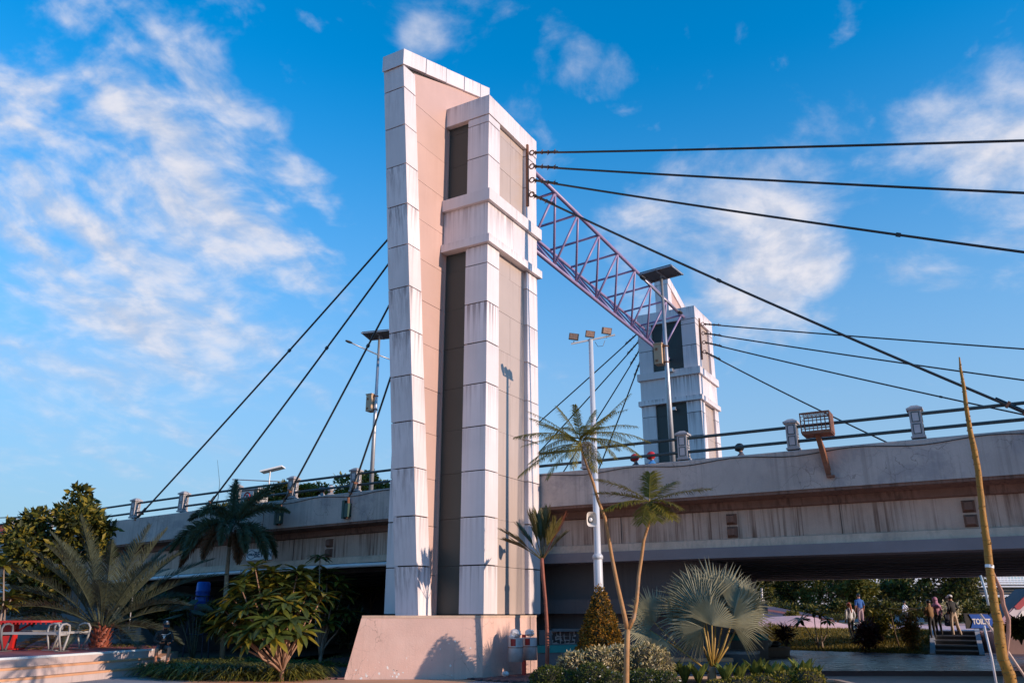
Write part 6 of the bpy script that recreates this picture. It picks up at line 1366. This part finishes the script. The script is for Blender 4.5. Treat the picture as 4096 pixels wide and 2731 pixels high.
p = pp(3795, 2540, 42.5); person('person in dark clothes crouching at the top of the stairs', p, R(200), 1.55, dict(shirt=navy, pants=navy), SIT2, 'hair', None, 'people on the stairs')
p = pp(3893, 2480, 44.5); person('person in black sitting on the terrace behind the toilet sign', p, R(160), 1.62, dict(shirt=black, pants=black), SIT2, 'hair', None, 'people on the terrace')
p = pp(3940, 2490, 43.6); person('person in a dark brown shirt left of the yellow trunk', p, R(150), 1.66, dict(shirt=cm('shirt_dkbrown', (.07, .035, .03)), pants=black), dict(elL=(.24, .10, 1.12), wrL=(.1, .28, 1.16)), 'hair', None, 'people on the terrace')
p = pp(4000, 2490, 44.2); person('person in a green top right of the yellow trunk', p, R(170), 1.62, dict(shirt=cm('top_green', (.02, .13, .10)), pants=black), None, 'hair', None, 'people on the terrace', None, 1.15)
p = pp(4045, 2480, 43.4); person('person in a lilac shirt and grey cap bending over the painted ramp', p, R(-60), 1.66, dict(shirt=cm('shirt_lilac', (.45, .33, .50)), pants=navy), dict(spine=(0, .08, 1.10), chest=(0, .22, 1.25), neck=(0, .32, 1.36), head=(0, .38, 1.43), top=(0, .42, 1.51), shL=(.17, .22, 1.30), shR=(-.17, .22, 1.30), elL=(.22, .35, 1.08), elR=(-.22, .35, 1.08), wrL=(.18, .52, 1.02), wrR=(-.18, .52, 1.02), haL=(.17, .58, 1.0), haR=(-.17, .58, 1.0)), 'cap', cm('cap_grey', (.16, .17, .19)), 'people on the terrace', None, 1.15)
# riders on motorbikes behind the parapet
RIDE = dict(pelvis=(0, 0, .78), spine=(0, .05, .96), chest=(0, .12, 1.15), neck=(0, .15, 1.29), head=(0, .18, 1.39), top=(0, .19, 1.48), shL=(.17, .12, 1.21), elL=(.26, .28, 1.0), wrL=(.28, .50, 1.0), haL=(.28, .56, 1.0), shR=(-.17, .12, 1.21), elR=(-.26, .28, 1.0), wrR=(-.28, .50, 1.0), haR=(-.28, .56, 1.0), hiL=(.10, .02, .76), knL=(.17, .36, .66), anL=(.16, .22, .28), toL=(.17, .36, .24), hiR=(-.10, .02, .76), knR=(-.17, .36, .66), anR=(-.16, .22, .28), toR=(-.17, .36, .24))
def motorbike(loc, rz, label):
    t = thing('motorbike', label, 'motorbike', loc, rz, 'motorbikes on the bridge')
    for y in (-.55, .68):
        w_ = MB().ring((0, y, .29), .24, .05, Matrix.Rotation(R(90), 3, 'Y'), 18, 6).build('tyre', m_black, t); MB().ring((0, y, .29), .17, .02, Matrix.Rotation(R(90), 3, 'Y'), 14, 4).tube([(-.05, y, .29), (.05, y, .29)], .04, 8).build('rim', m_steel, w_)
    MB().hexa([(-.10, -.6, .45), (.10, -.6, .45), (.12, .3, .32), (-.12, .3, .32)], [(-.11, -.7, .68), (.11, -.7, .68), (.10, .15, .66), (-.10, .15, .66)]).build('body', m_red, t)
    MB().box(-.13, .13, -.65, .15, .68, .75).build('seat', m_black, t); MB().tube([(0, .68, .3), (0, .48, .9)], .04, 6).tube([(-.32, .45, 1.0), (0, .48, .95), (.32, .45, 1.0)], .018, 6).build('handlebar', m_steel, t); MB().ball((0, .58, .85), (.09, .06, .08), 8, 6).build('headlight', m_whitep, t)
for X, Y, H, sc_, hc, lb in [(2.45, 5.6, 1.66, (.05, .05, .06), m_red, 'motorbike rider in a red helmet, left of the two beside the far pylon'), (3.05, 5.5, 1.66, (.02, .16, .42), m_red, 'motorbike rider in a red helmet and blue jacket, right of the two'), (5.95, 5.3, 1.60, (.05, .05, .07), m_black, 'rider in a dark helmet just showing over the parapet near the cage'), (-10.9, 5.4, 1.64, (.3, .3, .32), m_black, 'rider in a dark helmet over the left parapet'), (-10.35, 5.3, 1.62, (.2, .2, .22), mat('helmet_silver', (.5, .5, .52), .3), 'rider in a silver helmet over the left parapet')]:
    z = 4.99 + dz(X); l_ = L(X, Y, z)
    person(lb, tuple(l_), BROT + R(90), H, dict(shirt=cm('rider_%d' % int(X * 10), sc_), pants=navy), RIDE, 'helmet', hc, 'motorbike riders'); motorbike(tuple(l_), BROT + R(90), 'motorbike under the ' + lb.replace('motorbike rider in a ', '').replace('rider in a ', '').split(' just')[0].replace(' and blue jacket', ''))
